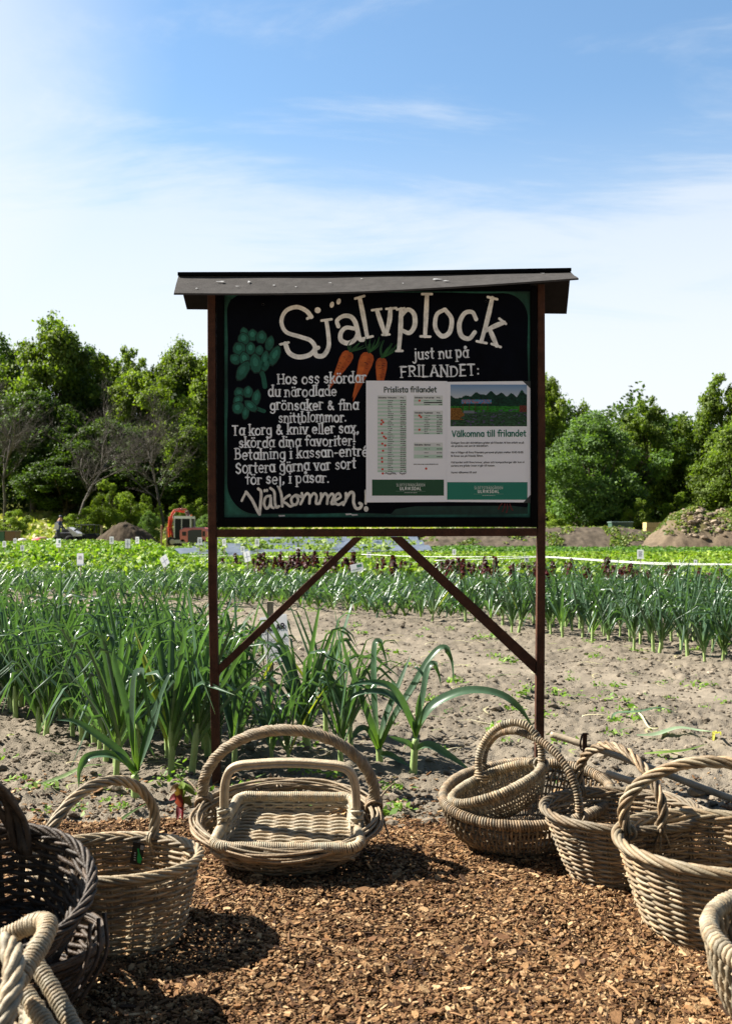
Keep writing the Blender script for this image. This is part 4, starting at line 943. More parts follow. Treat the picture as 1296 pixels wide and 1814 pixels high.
for q in range(7):
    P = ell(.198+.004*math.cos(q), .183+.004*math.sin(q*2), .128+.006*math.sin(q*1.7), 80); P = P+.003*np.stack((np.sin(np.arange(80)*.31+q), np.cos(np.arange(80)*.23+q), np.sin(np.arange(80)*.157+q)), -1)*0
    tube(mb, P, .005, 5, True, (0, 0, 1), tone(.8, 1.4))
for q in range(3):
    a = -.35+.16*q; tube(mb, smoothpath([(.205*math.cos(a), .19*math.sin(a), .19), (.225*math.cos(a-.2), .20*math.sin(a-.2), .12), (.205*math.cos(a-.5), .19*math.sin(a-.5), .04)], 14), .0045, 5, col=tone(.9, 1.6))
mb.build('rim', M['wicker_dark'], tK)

# E: pale basket in the lower left corner, mostly outside the frame
cE = np.array((-.74, 1.50, .0))
tE = thing('pale_basket', 'pale cream basket with wrapped square handle at the lower left corner', 'basket', cE, (0, 0, 0), GB)
def LE(px, py, Y): return W(px, py, Y)-cE
mb = MB(); pE = lambda q: (.19+.04*q, .16+.035*q, .01+.215*q)
ring_weave(mb, pE, 20, 17, .0055, .006, .02, .95); stakes(mb, pE, 20, .005); base_weave(mb, .19, .16, .012, .0055, 20, .013); mb.build('woven_side', M['wicker_pale'], tE)
mb = MB(); rope(mb, ell(.235, .20, .232, 200), 4, .012, .009, 9, 7, True, lambda: tone(.95, 1.2)); mb.build('rim', M['wicker_pale'], tE)
mb = MB()
wrapped(mb, smoothpath([LE(-60, 1700, 1.66), LE(20, 1655, 1.66), LE(66, 1634, 1.65), LE(84, 1637, 1.62), LE(78, 1662, 1.58), LE(55, 1700, 1.53), LE(22, 1752, 1.47), LE(0, 1800, 1.43)], 60), .0125, .0032, False, lambda: tone(.98, 1.2))
mb.build('handle', M['wicker_pale'], tE)
mb = MB()
rope(mb, smoothpath([LE(-30, 1690, 1.52), LE(5, 1672, 1.50), LE(22, 1690, 1.47), LE(24, 1740, 1.43), LE(12, 1790, 1.40), LE(-5, 1850, 1.38)], 60), 5, .010, .0068, 1.6, 7, False, lambda: tone(.98, 1.25))
mb.build('handle', M['wicker_pale'], tE)
cE2 = np.array((-.60, 1.60, 0.0))
tE2 = thing('tray_basket', 'pale tray basket with two wrapped bars at the lower left corner, below the cream handle', 'basket', cE2, (0, 0, 0), GB)
def L2(px, py, Y): return W(px, py, Y)-cE2
for pts in ([L2(62, 1703, 1.62), L2(98, 1762, 1.56), L2(150, 1858, 1.48)], [L2(34, 1745, 1.56), L2(72, 1800, 1.50), L2(120, 1880, 1.43)]):
    mb = MB(); wrapped(mb, smoothpath(pts, 30), .0095, .0036, False, lambda: tone(.85, 1.05)); mb.build('rim', M['wicker_pale'], tE2)
mb = MB()
for k in range(14):
    f = k/13; P = smoothpath([L2(30, 1760+10*k, 1.58-.010*k), L2(75, 1790+11*k, 1.54-.010*k), L2(125, 1870+9*k, 1.48-.010*k)], 40); P[:, 1] += .02; P[:, 2] -= .004*k*0
    P[:, 2] = np.maximum(P[:, 2]-.02, .008); tube(mb, P, .0046, 5, False, (0, 0, 1), tone(.5, .9))
mb.build('woven_side', M['wicker_pale'], tE2)
# ================================================================== LEEKS
def strap(mb, P, width, up, col=(1, 1, 1), fold=.22):
    """leaf blade along P; width per point; up = direction the channel opens to"""
    P = np.asarray(P, float); n = len(P); T = norm(np.gradient(P, axis=0)); up = np.broadcast_to(np.asarray(up, float), P.shape)
    side = norm(np.cross(T, up)); nr = norm(np.cross(side, T)); w = np.asarray(width)[:, None]*.5
    V = np.stack((P-side*w+nr*w*fold*2, P-side*w*.5+nr*w*fold*.6, P-nr*w*.10, P+side*w*.5+nr*w*fold*.6, P+side*w+nr*w*fold*2), 1).reshape(-1, 3)
    i = np.arange(n-1)[:, None]*5; j = np.arange(4)[None]
    c = np.asarray(col, float)
    if c.ndim == 2: c = np.repeat(c, 5, 0)
    mb.add(V, np.stack((i+j, i+j+1, i+5+j+1, i+5+j), -1).reshape(-1, 4), c)
def blade_width(n, w): s = np.linspace(0, 1, n); return w*np.clip(np.minimum(1, .55+1.8*s)*(1-s**2.6)**.9, .03, 1)
def leek_mesh(seed, nl=9, L=.56, w=.042, spread=.5):
    rg = np.random.default_rng(seed); st = MB(); lf = MB()
    hs = rg.uniform(.09, .15); rad = rg.uniform(.012, .016); lean = rg.normal(0, .03, 2)
    lathe(st, [(rad*1.15, -.03), (rad*1.08, .01), (rad, hs*.5), (rad*1.05, hs), (rad*.5, hs*1.5)], 9)
    for i in range(nl):
        f = i/(nl-1); sd = 1 if i % 2 else -1; az = (0 if sd > 0 else np.pi)+rg.normal(0, .30)
        h0 = hs*(.55+.9*f); Ln_ = L*rg.uniform(.78, 1.12)*(.72+.40*math.sin(min(1, f+.25)*2.2)); n = 13
        a = (.16+spread*(1-f)**1.15*rg.uniform(.7, 1.2)); curve = rg.uniform(.0, .45)*(1.25-f)
        brk = rg.uniform(.42, .9) if rg.random() < .72 else 2.0; bk = rg.uniform(1.6, 3.2)
        ang = a; P = [np.array((0, 0, h0))]; d = np.array((math.cos(az), math.sin(az), 0)); ds = Ln_/(n-1); tw = rg.normal(0, .35)
        for q in range(1, n):
            s = q/(n-1); ang += curve*ds/Ln_*1.2+(bk*.36 if brk < s < brk+.22 else 0); ang = min(ang, 2.85)
            P.append(P[-1]+ds*(math.sin(ang)*d+math.cos(ang)*np.array((0, 0, 1)))+np.array((-d[1], d[0], 0))*ds*tw*s*.5)
        P = np.array(P); P[:, 2] = np.maximum(P[:, 2], .012); P[:, :2] += lean*P[:, 2:3]
        up = np.array((-d[0], -d[1], .45))+np.array((-d[1], d[0], 0))*rg.normal(0, .5)
        sv = np.linspace(0, 1, n)[:, None]; tone_ = rg.uniform(.75, 1.25); yel = rg.random() < .04
        base = np.array((2.6, 2.2, 1.1)) if not yel else np.array((4.5, 2.6, .8))
        c = tone_*(np.array((1, 1, 1))*np.clip(sv*4, 0, 1)+base*(1-np.clip(sv*4, 0, 1))) if not yel else np.repeat(base[None], n, 0)
        c = np.where(sv > .93, c*np.array((1.6, 1.25, .9)), c)
        strap(lf, P, blade_width(n, w*rg.uniform(.7, 1.1)), up, c, rg.uniform(.12, .34))
    return st, lf
GL_ = 'leek plants growing in the bed'
protos = []
for s in range(10):
    t = thing('leek', 'leek plant', 'leek', (0, 0, 0), (0, 0, 0), GL_); st, lf = leek_mesh(100+s, 9+s % 4, .57+.02*(s % 4), .034+.003*(s % 3), .20+.05*(s % 4))
    st.build('stem', M['stem'], t); lf.build('leaves', M['leek'], t); protos.append(t)
used = set()
def put_leek(x, y, label, sc=None):
    k = random.randrange(10); rz = random.choice((0, np.pi))+random.gauss(0, .55); sc = sc or random.uniform(.76, 1.04); z = float(soil_z(np.array([x]), np.array([y]))[0])
    if k not in used:
        used.add(k); t = protos[k]; t.location = (x, y, z); t.rotation_euler = (random.gauss(0, .05), random.gauss(0, .05), rz); t.scale = (sc,)*3; t['label'] = label
    else:
        t = dup(protos[k], (x, y, z), rz, sc, label); t.rotation_euler = (random.gauss(0, .05), random.gauss(0, .05), rz)
    return t
def inpoly(x, y, P):
    c = False; j = len(P)-1
    for i in range(len(P)):
        if (P[i][1] > y) != (P[j][1] > y) and x < (P[j][0]-P[i][0])*(y-P[i][1])/(P[j][1]-P[i][1])+P[i][0]: c = not c
        j = i
    return c
NEAR = [(-.98, 3.95), (-.35, 4.05), (.05, 4.25), (-.22, 5.0), (-.70, 5.6), (-1.05, 6.5), (-1.7, 7.3), (-5, 7.3), (-5, 6.2), (-2.35, 5.5), (-1.75, 5.05), (-1.25, 4.5)]
# two rows start at the front; rows run away to the back left
dirv = norm(np.array((-.42, .91))); nrm2 = np.array((dirv[1], -dirv[0])); cnt = 0
near_pts = []
for row in np.arange(-3.4, 2.2, .215):
    for s in np.arange(-1, 9.5, .118):
        p = np.array((-.35, 4.05))+nrm2*row+dirv*s+rng.normal(0, .028, 2)
        if not inpoly(p[0], p[1], NEAR) or abs(p[0]) > .40*p[1]+.12: continue
        if min(math.hypot(p[0]-hx, p[1]-hy) for hx, hy in ((.2, 4.13), (.06, 4.22), (-.87, 3.88))) < .16: continue
        px = CX+F*p[0]/p[1]
        if 440 < px < 530 and 4.32 < p[1] < 5.0: continue
        if px > 385 and random.random() < .25 or math.hypot(p[0]+.62, p[1]-5.02) < .32: continue
        near_pts.append((p, px, random.uniform(.50, .60) if 436 < px < 534 and p[1] < 5.3 else random.uniform(.70, .98)))
# far patch: front edge runs diagonally from the right foreground to the left distance
FARD = norm(np.array((-5.3, 6.5))); FN = np.array((FARD[1], -FARD[0]))*1.0
FAR = [(3.4, 6.6), (2.75, 6.95), (1.3, 9.95), (-.5, 11.9), (-2.6, 13.6), (-5.5, 14.2), (-10, 14.5), (-10, 25), (12, 19), (9, 10)]
far_pts = []
for row in np.arange(-2, 24, .38):
    for s in np.arange(-6, 26, .17):
        p = np.array((2.80, 7.0))+FN*row+FARD*s+rng.normal(0, .03, 2)
        if inpoly(p[0], p[1], FAR) and abs(p[0]) < .40*p[1]+.3 and p[1] < 27-.38*p[0]*.5: far_pts.append(p)
all_pts = [(p, px, sc, 0) for p, px, sc in near_pts]+[(p, CX+F*p[0]/p[1], random.uniform(.72, .94), 1) for p in far_pts]
all_pts.sort(key=lambda q: q[0][1]); ind, rest = all_pts[:296], all_pts[296:]
for p, px, sc, far in ind:
    put_leek(p[0], p[1], ('blue green leek along the front of the far patch right of the sign' if far else ('upright leek in the dense patch left of the rusty sign post' if px < 372 else 'leek seen between the sign posts, behind the basket handles')), sc)
rest_near = [q for q in rest if not q[3]]; far_pts = [q[0] for q in rest if q[3]]; n_ind = 0; ptm = []
for q in range(6):
    st, lf = leek_mesh(100+q, 9, .57, .036, .28); ptm.append([(np.concatenate(m_.v), [f for f in m_.f], np.concatenate(m_.c)) for m_ in (st, lf)])
if rest_near:
    mb = MB()
    for p, px, sc, far in rest_near:
        a = random.choice((0, np.pi))+random.gauss(0, .55); ca, sa = math.cos(a), math.sin(a); z = float(soil_z(np.array([p[0]]), np.array([p[1]]))[0])
        for m_, (V, fs, c) in enumerate(ptm[random.randrange(6)]):
            V2 = np.stack((V[:, 0]*ca-V[:, 1]*sa, V[:, 0]*sa+V[:, 1]*ca, V[:, 2]), -1)*sc+np.array((p[0], p[1], z)); mb.add(V2, np.concatenate(fs), c, 1-m_)
    stuff(mb.build('leek_patch', [M['leek'], M['stem']]), 'rear leeks of the dense near patch left of the sign', 'leeks')
for k in range(10):
    if k not in used:
        for ch in protos[k].children: bpy.data.objects.remove(ch)
        bpy.data.objects.remove(protos[k])

# the rest of the far patch reads as one mass
mb = MB(); tmpl = []
for s in range(8):
    lf = MB(); rg = np.random.default_rng(400+s)
    for i in range(8):
        az = (0 if i % 2 else np.pi)+rg.normal(0, .4); d = np.array((math.cos(az), math.sin(az), 0)); n = 7; Ln_ = rg.uniform(.32, .52); ds = Ln_/(n-1); ang = rg.uniform(.08, .5); P = [np.array((0, 0, .06))]; bk = rg.uniform(.3, .8) if rg.random() < .6 else 3
        for q in range(1, n):
            ang += .09+(.75 if q/(n-1) > bk else 0); ang = min(ang, 2.8); P.append(P[-1]+ds*(math.sin(ang)*d+math.cos(ang)*np.array((0, 0, 1))))
        w = blade_width(n, .036)
        P = np.array(P); T = norm(np.gradient(P, axis=0)); up = np.array((-d[0], -d[1], .45))+np.array((-d[1], d[0], 0))*rg.normal(0, .6); side = norm(np.cross(T, up)); nr = norm(np.cross(side, T))
        V = np.stack((P-side*w[:, None]*.5+nr*w[:, None]*.2, P, P+side*w[:, None]*.5+nr*w[:, None]*.2), 1).reshape(-1, 3); ii = np.arange(n-1)[:, None]*3; j = np.arange(2)[None]
        c = np.full((len(V), 3), rg.uniform(.8, 1.3)); c[:6] *= np.array((2.4, 2.0, 1.0)); lf.add(V, np.stack((ii+j, ii+j+1, ii+3+j+1, ii+3+j), -1).reshape(-1, 4), c)
    tmpl.append((np.concatenate(lf.v), np.concatenate(lf.f), np.concatenate(lf.c)))
for p in far_pts[n_ind:]:
    V, Fq, c = tmpl[random.randrange(8)]; a = random.choice((0, np.pi))+random.gauss(0, .6); ca, sa = math.cos(a), math.sin(a); sc = random.uniform(.66, .92)
    mb.add(np.stack((V[:, 0]*ca-V[:, 1]*sa, V[:, 0]*sa+V[:, 1]*ca, V[:, 2]), -1)*sc+np.array((p[0], p[1], 0)), Fq, c*random.uniform(.85, 1.15))
stuff(mb.build('leek_field', M['leek']), 'blue green leeks filling the far patch beyond the bare bed', 'leeks')

# hero leeks, drawn leaf by leaf
def hero(label, base, Yb, leaves, ox, oy, k):
    b = G(*base); Yb = b[1]; t = thing('leek', label, 'leek', b, (0, 0, 0), GL_); st = MB(); lf = MB()
    T0 = W(ox+leaves[0][0][0][0]*k, oy+leaves[0][0][0][1]*k, Yb)-b
    tube(st, smoothpath([(0, 0, -.02), T0*.5, T0*1.0], 10), np.linspace(.0165, .014, 10), 9); st.build('stem', M['stem'], t)
    for pts, w, dy in leaves:
        P = np.array([W(ox+x*k, oy+y*k, Yb)-b for x, y in pts]); s = np.linspace(0, 1, len(P)); P[:, 1] += dy*s
        P = smoothpath(P, 40); d = P[-1]-P[0]; sd = 1 if d[0] > 0 else -1
        n = 40; sv = np.linspace(0, 1, n)[:, None]
        c = np.array((1, 1, 1))*np.clip(sv*5, 0, 1)+np.array((2.6, 2.2, 1.1))*(1-np.clip(sv*5, 0, 1))
        T = norm(np.gradient(P, axis=0)); up = np.stack((-sd*np.abs(T[:, 2])-0.15*sd, np.full(n, -.75), np.abs(T[:, 0])+.15), -1)
        strap(lf, P, blade_width(n, w), up, c*random.uniform(.85, 1.15), .2)
    lf.build('leaves', M['leek'], t); return t
hero('single leek whose longest leaf arches right towards the right sign post', (731, 1368), 0, [
    ([(795, 600), (815, 540), (860, 470), (950, 418), (1040, 403), (1130, 420), (1200, 470), (1250, 550)], .054, -.1), ([(795, 590), (770, 530), (730, 440), (690, 390), (640, 372), (580, 370), (520, 378)], .05, -.1),
    ([(795, 590), (775, 530), (740, 480), (680, 430), (600, 428), (540, 452), (500, 500)], .046, .1), ([(800, 560), (825, 450), (845, 340), (868, 308), (890, 345), (900, 400)], .04, .05),
    ([(785, 640), (760, 615), (720, 595), (685, 575)], .036, -.08), ([(795, 640), (850, 620), (920, 650), (1005, 702)], .04, -.12), ([(795, 570), (800, 480), (830, 380), (800, 330), (780, 345)], .03, .1)], 380, 1040, .4476)
hero('tall leek with tips bent over, just left of the arching leek', (673, 1354), 0, [
    ([(650, 640), (605, 520), (560, 390), (520, 280), (490, 130)], .05, -.05), ([(652, 640), (640, 480), (636, 320), (640, 225), (665, 240), (690, 330)], .048, .05), ([(655, 640), (710, 520), (780, 410), (850, 290), (905, 240), (940, 290), (945, 390)], .046, .0),
    ([(650, 620), (690, 500), (740, 380), (780, 280)], .044, .1), ([(645, 650), (600, 560), (560, 560), (530, 610)], .034, -.1), ([(650, 640), (670, 560), (720, 430), (700, 380)], .036, .1), ([(655, 660), (700, 660), (770, 690)], .034, -.1)], 380, 1040, .4476)
hero('broad leaved leek at the front of the patch, rising behind the twisted basket handle', (240, 1412), 0, [
    ([(690, 1190), (688, 900), (700, 690), (735, 695), (765, 830), (788, 940)], .056, -.02), ([(682, 1180), (620, 1080), (500, 980), (400, 910), (310, 895)], .04, -.05), ([(690, 1170), (600, 1085), (480, 1078), (440, 1130), (450, 1215)], .038, -.12),
    ([(700, 1190), (760, 960), (850, 710), (870, 700)], .044, .06), ([(700, 1170), (640, 900), (560, 640), (550, 545)], .042, .1), ([(700, 1190), (780, 950), (810, 760)], .036, .1)], 0, 960, .3472)
# ================================================================== CROP STRIPS BEYOND THE LEEKS
def leafmass(poly, dens, h, size, cols, rg, upbias=.8, row=None):
    xs_ = [p[0] for p in poly]; ys_ = [p[1] for p in poly]; area = (max(xs_)-min(xs_))*(max(ys_)-min(ys_)); k = int(area*dens)
    x = rg.uniform(min(xs_), max(xs_), k); y = rg.uniform(min(ys_), max(ys_), k)
    keep = np.array([inpoly(a, b, poly) for a, b in zip(x, y)]) & (np.abs(x) < .42*y+1); x, y = x[keep], y[keep]
    if row:
        g = (np.cos((x*row[1]-y*row[2])*2*np.pi/row[0])*.5+.5); keep = rg.random(len(x)) < .25+.75*g; x, y, g = x[keep], y[keep], g[keep]
    else: g = np.ones(len(x))
    k = len(x); z = h*(.25+.75*g)*(.35+.65*rg.random(k)**.6)*(.75+.6*vnoise(x*1.3, y*1.3)); z = z+np.where(y > 60, hill(x, y), 0)
    return x, y, z, k
def quads(mb, C, s, nrm, rg, col, asp=1.6):
    k = len(C); r = norm(rg.normal(size=(k, 3))); u = norm(np.cross(nrm, r)); v = np.cross(nrm, u); s = s[:, None]
    V = np.stack((C-u*s*asp*.5, C+v*s*.5-u*s*.1, C+u*s*asp*.5, C-v*s*.5+u*s*.1), 1)
    mb.add(V.reshape(-1, 3), np.arange(4*k).reshape(-1, 4), np.repeat(col, 4, 0))
def strip(name, label, cat, poly, dens, h, size, pal, seed, row=None, up=.9):
    rg = np.random.default_rng(seed); x, y, z, k = leafmass(poly, dens, h, size, pal, rg, row=row)
    nr = norm(rg.normal(size=(k, 3))*.75+np.array((-.1, -.15, up))); pal = np.array(pal); c = pal[rg.integers(len(pal), size=k)]*rg.uniform(.75, 1.25, (k, 1))
    mb = MB(); quads(mb, np.stack((x, y, z), -1), size*rg.uniform(.6, 1.3, k), nr, rg, c, 1.5); return stuff(mb.build(name, M['green'], smooth=False), label, cat)
LIME = [(.20, .30, .025), (.16, .26, .022), (.26, .34, .04), (.12, .20, .02)]
MIDG = [(.09, .19, .03), (.12, .22, .035), (.07, .15, .03)]
strip('potato_field', 'bright green leafy crop growing in rows behind the leeks on the left', 'crop', [(-14, 22), (-4.0, 21), (-5.3, 27), (-9.4, 44), (-20, 46)], 420, .46, .085, LIME+MIDG[:1], 11, (1.1, .9, .35))
strip('lettuce_bed', 'yellow green lettuce bed between the leeks and the white tapes', 'crop', [(-9, 18.5), (-3, 17.5), (3, 15.8), (9, 14.5), (11, 18), (2, 24), (-4, 24)], 420, .30, .08, LIME, 12, (.9, .35, .9))
strip('herb_bed', 'bright green low bed beyond the white tapes', 'crop', [(-5, 25), (10, 21), (18, 26), (20, 36), (-3, 38)], 260, .18, .10, LIME, 13, (1.6, .1, .99))
strip('brassica_bed', 'darker green leafy bed in front of the brown earth bank', 'crop', [(2.5, 38), (22, 33), (26, 46), (3, 50)], 160, .16, .12, MIDG, 14, (2.2, .1, .99))
strip('carrot_bed', 'low feathery green bed in front of the red digger', 'crop', [(-5.2, 26), (-3.4, 24), (-5.5, 40), (-8, 52), (-11.5, 52)], 200, .12, .08, LIME[:2]+MIDG, 16, (1.2, .9, .3))
strip('weeds', 'low green weeds sprouting on the bare bed', 'weeds', [(0, 0), (1, 0), (1, 1)], 1, .1, .01, MIDG, 15) if False else None
# --- weeds on the bare bed: small tufts of leaves
mb = MB(); rg = np.random.default_rng(21)
spots = [G(690, 1440), (G(700, 1395)), G(300, 1395), G(130, 1430), G(70, 1400), G(320, 870+500), G(560, 1365), G(590, 1372), G(530, 1368), G(1085, 1300), G(880, 1290), G(925, 1240), G(1000, 1235), G(1090, 1215), G(1235, 1215), G(1075, 1240), G(900, 1255), G(965, 1275), G(990, 1310), G(1110, 1265), G(870, 1130), G(830, 1090), G(740, 1130), G(1160, 1105), G(1010, 1205), G(1060, 1215), G(760, 1240), G(810, 1210), G(1180, 1345), G(845, 1375), G(640, 1190), G(700, 1160)]
for k in range(150):
    y = 3.5+9*rg.random()**1.3; spots.append(np.array(((rg.random()-.5)*.8*y, y, 0)))
for q, s_ in enumerate(spots):
    sc = (.030 if q < 32 else .022)*rg.uniform(.6, 1.3)*(1+.06*s_[1]); k = int(rg.integers(14, 34)); z0 = float(soil_z(np.array([s_[0]]), np.array([s_[1]]))[0])
    if s_[1] < 3.5: z0 = max(z0, float(mulch_z(np.array([s_[0]]), np.array([s_[1]]))[0]))
    d = rg.normal(size=(k, 2))*sc; hgt = np.abs(rg.normal(0, .4, k))*sc+.004
    C = np.stack((s_[0]+d[:, 0], s_[1]+d[:, 1], z0+hgt), -1); nr = norm(rg.normal(size=(k, 3))*.6+np.array((0, -.2, 1)))
    c = np.array([(.16, .27, .03), (.11, .21, .03), (.20, .30, .05)])[rg.integers(3, size=k)]
    quads(mb, C, sc*rg.uniform(.25, .6, k), nr, rg, c, 1.8)
stuff(mb.build('weeds', M['green'], smooth=False), 'small bright green weeds sprouting on the bare soil', 'weeds')
# --- dry leek leaves and straw scattered among the plants
mb = MB()
for k in range(240):
    y = 3.75+6.5*rg.random(); x = (rg.random()-.62)*.85*y; a = rg.random()*3.14; L_ = rg.uniform(.05, .22); z0 = float(soil_z(np.array([x]), np.array([y]))[0])
    s = np.linspace(-.5, .5, 8); P = np.stack((x+L_*s*math.cos(a)+.02*np.sin(s*6), y+L_*s*math.sin(a)+.0*s, z0+.008+.012*np.sin((s+.5)*3.1)), -1)
    strap(mb, P, blade_width(8, rg.uniform(.006, .016)), (0, 0, 1), np.array([(.52, .46, .28), (.36, .40, .16), (.60, .54, .38), (.16, .24, .08)])[rg.integers(4)]*rg.uniform(.7, 1.1), .1)
stuff(mb.build('leaf_litter', M['green']), 'dry pale leek leaves and straw littering the soil', 'leaf litter')
# --- fallen leaves one can tell apart
def fallen(name, label, pts, w, col, cat='leaf'):
    P = [];
    for q in pts:
        px, py, h = q; b = G(px, py); b = b*(1-h); P.append((b[0], b[1], h+float(soil_z(np.array([b[0]]), np.array([b[1]]))[0])))
    P = smoothpath(P, 20); mb = MB(); strap(mb, P, blade_width(20, w), (0, -.2, 1), col, .15); return tag(mb.build(name, M['green']), label, cat)
fallen('fallen_leaf', 'blue green leek leaf with a yellow end lying on the bare soil', [(1083, 1272, .01), (1092, 1263, .035), (1130, 1264, .04), (1170, 1262, .04), (1200, 1270, .02)], .026, (.10, .17, .10))
fallen('fallen_leaf', 'white wilted leek stem snaking over the bare soil', [(1128, 1266, .03), (1136, 1276, .03), (1148, 1290, .02), (1168, 1297, .015)], .014, (.66, .62, .44))
fallen('fallen_leaf', 'flat pale leek leaf ending at the bent yellow stalk', [(1128, 1304, .015), (1160, 1300, .02), (1200, 1294, .03), (1240, 1296, .03), (1264, 1302, .03)], .034, (.28, .37, .24))
fallen('fallen_leaf', 'yellow folded leek stalk sticking up from the soil', [(1262, 1318, .0), (1264, 1298, .03), (1268, 1302, .07), (1274, 1306, .07), (1276, 1312, .02)], .018, (.46, .42, .08))
fallen('fallen_leaf', 'green curved leek leaf lying behind the rope handles', [(1140, 1340, .012), (1180, 1340, .02), (1215, 1334, .025), (1252, 1318, .02)], .028, (.16, .24, .05))
fallen('fallen_leaf', 'long green leek leaf fallen at the front left of the patch', [(62, 1392, .012), (110, 1374, .03), (150, 1360, .045), (186, 1352, .05)], .030, (.20, .28, .12))
fallen('fallen_leaf', 'thin dark leek leaf lying behind the round tagged basket', [(128, 1470, .012), (180, 1462, .02), (225, 1442, .02), (275, 1415, .03)], .02, (.08, .13, .04))
# --- small red seedling in front of the left post
b = G(322, 1462); b[2] = float(mulch_z(np.array([b[0]]), np.array([b[1]]))[0])
t = thing('orach_seedling', 'little red and green orach seedling between the round basket and the wide oval basket', 'plant', b)
mb = MB(); tube(mb, smoothpath([(0, 0, -.01), (.003, 0, .05), (.0, 0, .11)], 8), .004, 6, col=(.30, .03, .05)); mb.build('stem', M['green'], t)
mb = MB()
for (tx, ty, h0, w, c) in ((302, 1402, .09, .05, (.13, .07, .025)), (324, 1398, .10, .05, (.16, .24, .03)), (345, 1408, .10, .045, (.12, .16, .03)), (300, 1418, .06, .05, (.20, .035, .04)), (314, 1452, .05, .04, (.17, .03, .04)), (340, 1428, .06, .045, (.11, .09, .03)), (334, 1402, .10, .04, (.14, .22, .03))):
    e = W(tx, ty, b[1]-.02)-b; P = smoothpath([(0, 0, h0*.7), (e[0]*.4, -.01, (h0+e[2])*.5+.015), e], 10); strap(mb, P, w*.62*np.sin(np.linspace(.15, 3.0, 10)), (-.2, -.6, .7), c, .15)
mb.build('leaves', M['green'], t)
# --- red orach row
oraps = []
for s in range(4):
    rg = np.random.default_rng(50+s); t = thing('orach_plant', 'dark red leafy orach plant in the row behind the leeks', 'plant', (0, 0, 0), (0, 0, 0), 'red orach plants in a row')
    mb = MB(); H_ = rg.uniform(.62, .85); tube(mb, smoothpath([(0, 0, 0), (.01, .01, H_*.5), (0, 0, H_)], 8), .008, 5, col=(.16, .02, .03)); mb.build('stem', M['green'], t)
    mb = MB(); k = 64; h = H_*(.22+.8*rg.random(k)); a = rg.random(k)*6.28; rr = .20*(1.1-h/H_)+.03
    C = np.stack((rr*np.cos(a)*rg.uniform(.4, 1.2, k), rr*np.sin(a)*rg.uniform(.4, 1.2, k), h), -1); nr = norm(np.stack((np.cos(a), np.sin(a), rg.uniform(-.2, 1.2, k)), -1)+rg.normal(0, .4, (k, 3)))
    quads(mb, C, rg.uniform(.05, .11, k), nr, rg, np.array([(.060, .010, .015), (.040, .008, .012), (.095, .014, .018), (.045, .02, .012)])[rg.integers(4, size=k)], 1.5); mb.build('leaves', M['green'], t); oraps.append(t)
k = 0; rg = np.random.default_rng(77)
for px in sorted(list(rg.uniform(392, 1296, 80))+list(rg.normal(545, 60, 40))+list(rg.normal(830, 95, 44))+list(rg.normal(1010, 70, 18))):
    if px < 392: continue
    py_top = np.interp(px, [390, 560, 740, 960, 1290], [980, 972, 985, 985, 1002])+abs(rg.normal(0, 11))+2
    Yd = np.interp(px, [390, 740, 1290], [20.0, 17.5, 14.5])+rg.normal(0, .8); zt = CAMZ-(py_top-HZ)/F*Yd; sc = max(.5, zt/.74)*rg.uniform(.68, .98); x = (px-CX)/F*Yd
    lab = 'dark red leafy orach plant in the row behind the leeks'
    if k < 4: o = oraps[k]; o.location = (x, Yd, 0); o.scale = (sc,)*3
    else: dup(oraps[k % 4], (x, Yd, 0), rg.random()*6.28, sc, lab)
    k += 1
# --- white tapes strung over the beds
for lab, pts in (('upper white tape strung low across the beds right of the sign', [(640, 982, 21), (740, 986, 20), (880, 986.5, 19), (960, 986, 19), (1050, 991, 18), (1160, 997, 17), (1320, 1000, 16.2)]), ('lower white tape sagging across the beds right of the sign', [(770, 993, 18.5), (890, 990, 18.2), (965, 987.5, 18), (1080, 995, 17.2), (1180, 1000, 16.2), (1330, 1001, 15.6)]), ('white tape strung behind the left sign post', [(340, 985, 24), (450, 985, 24), (520, 987, 23), (620, 988, 23)])):
    P = smoothpath([W(*p) for p in pts], 40); mb = MB(); tube(mb, P, .0065, 5); tag(mb.build('marking_tape', M['tape']), lab, 'tape')
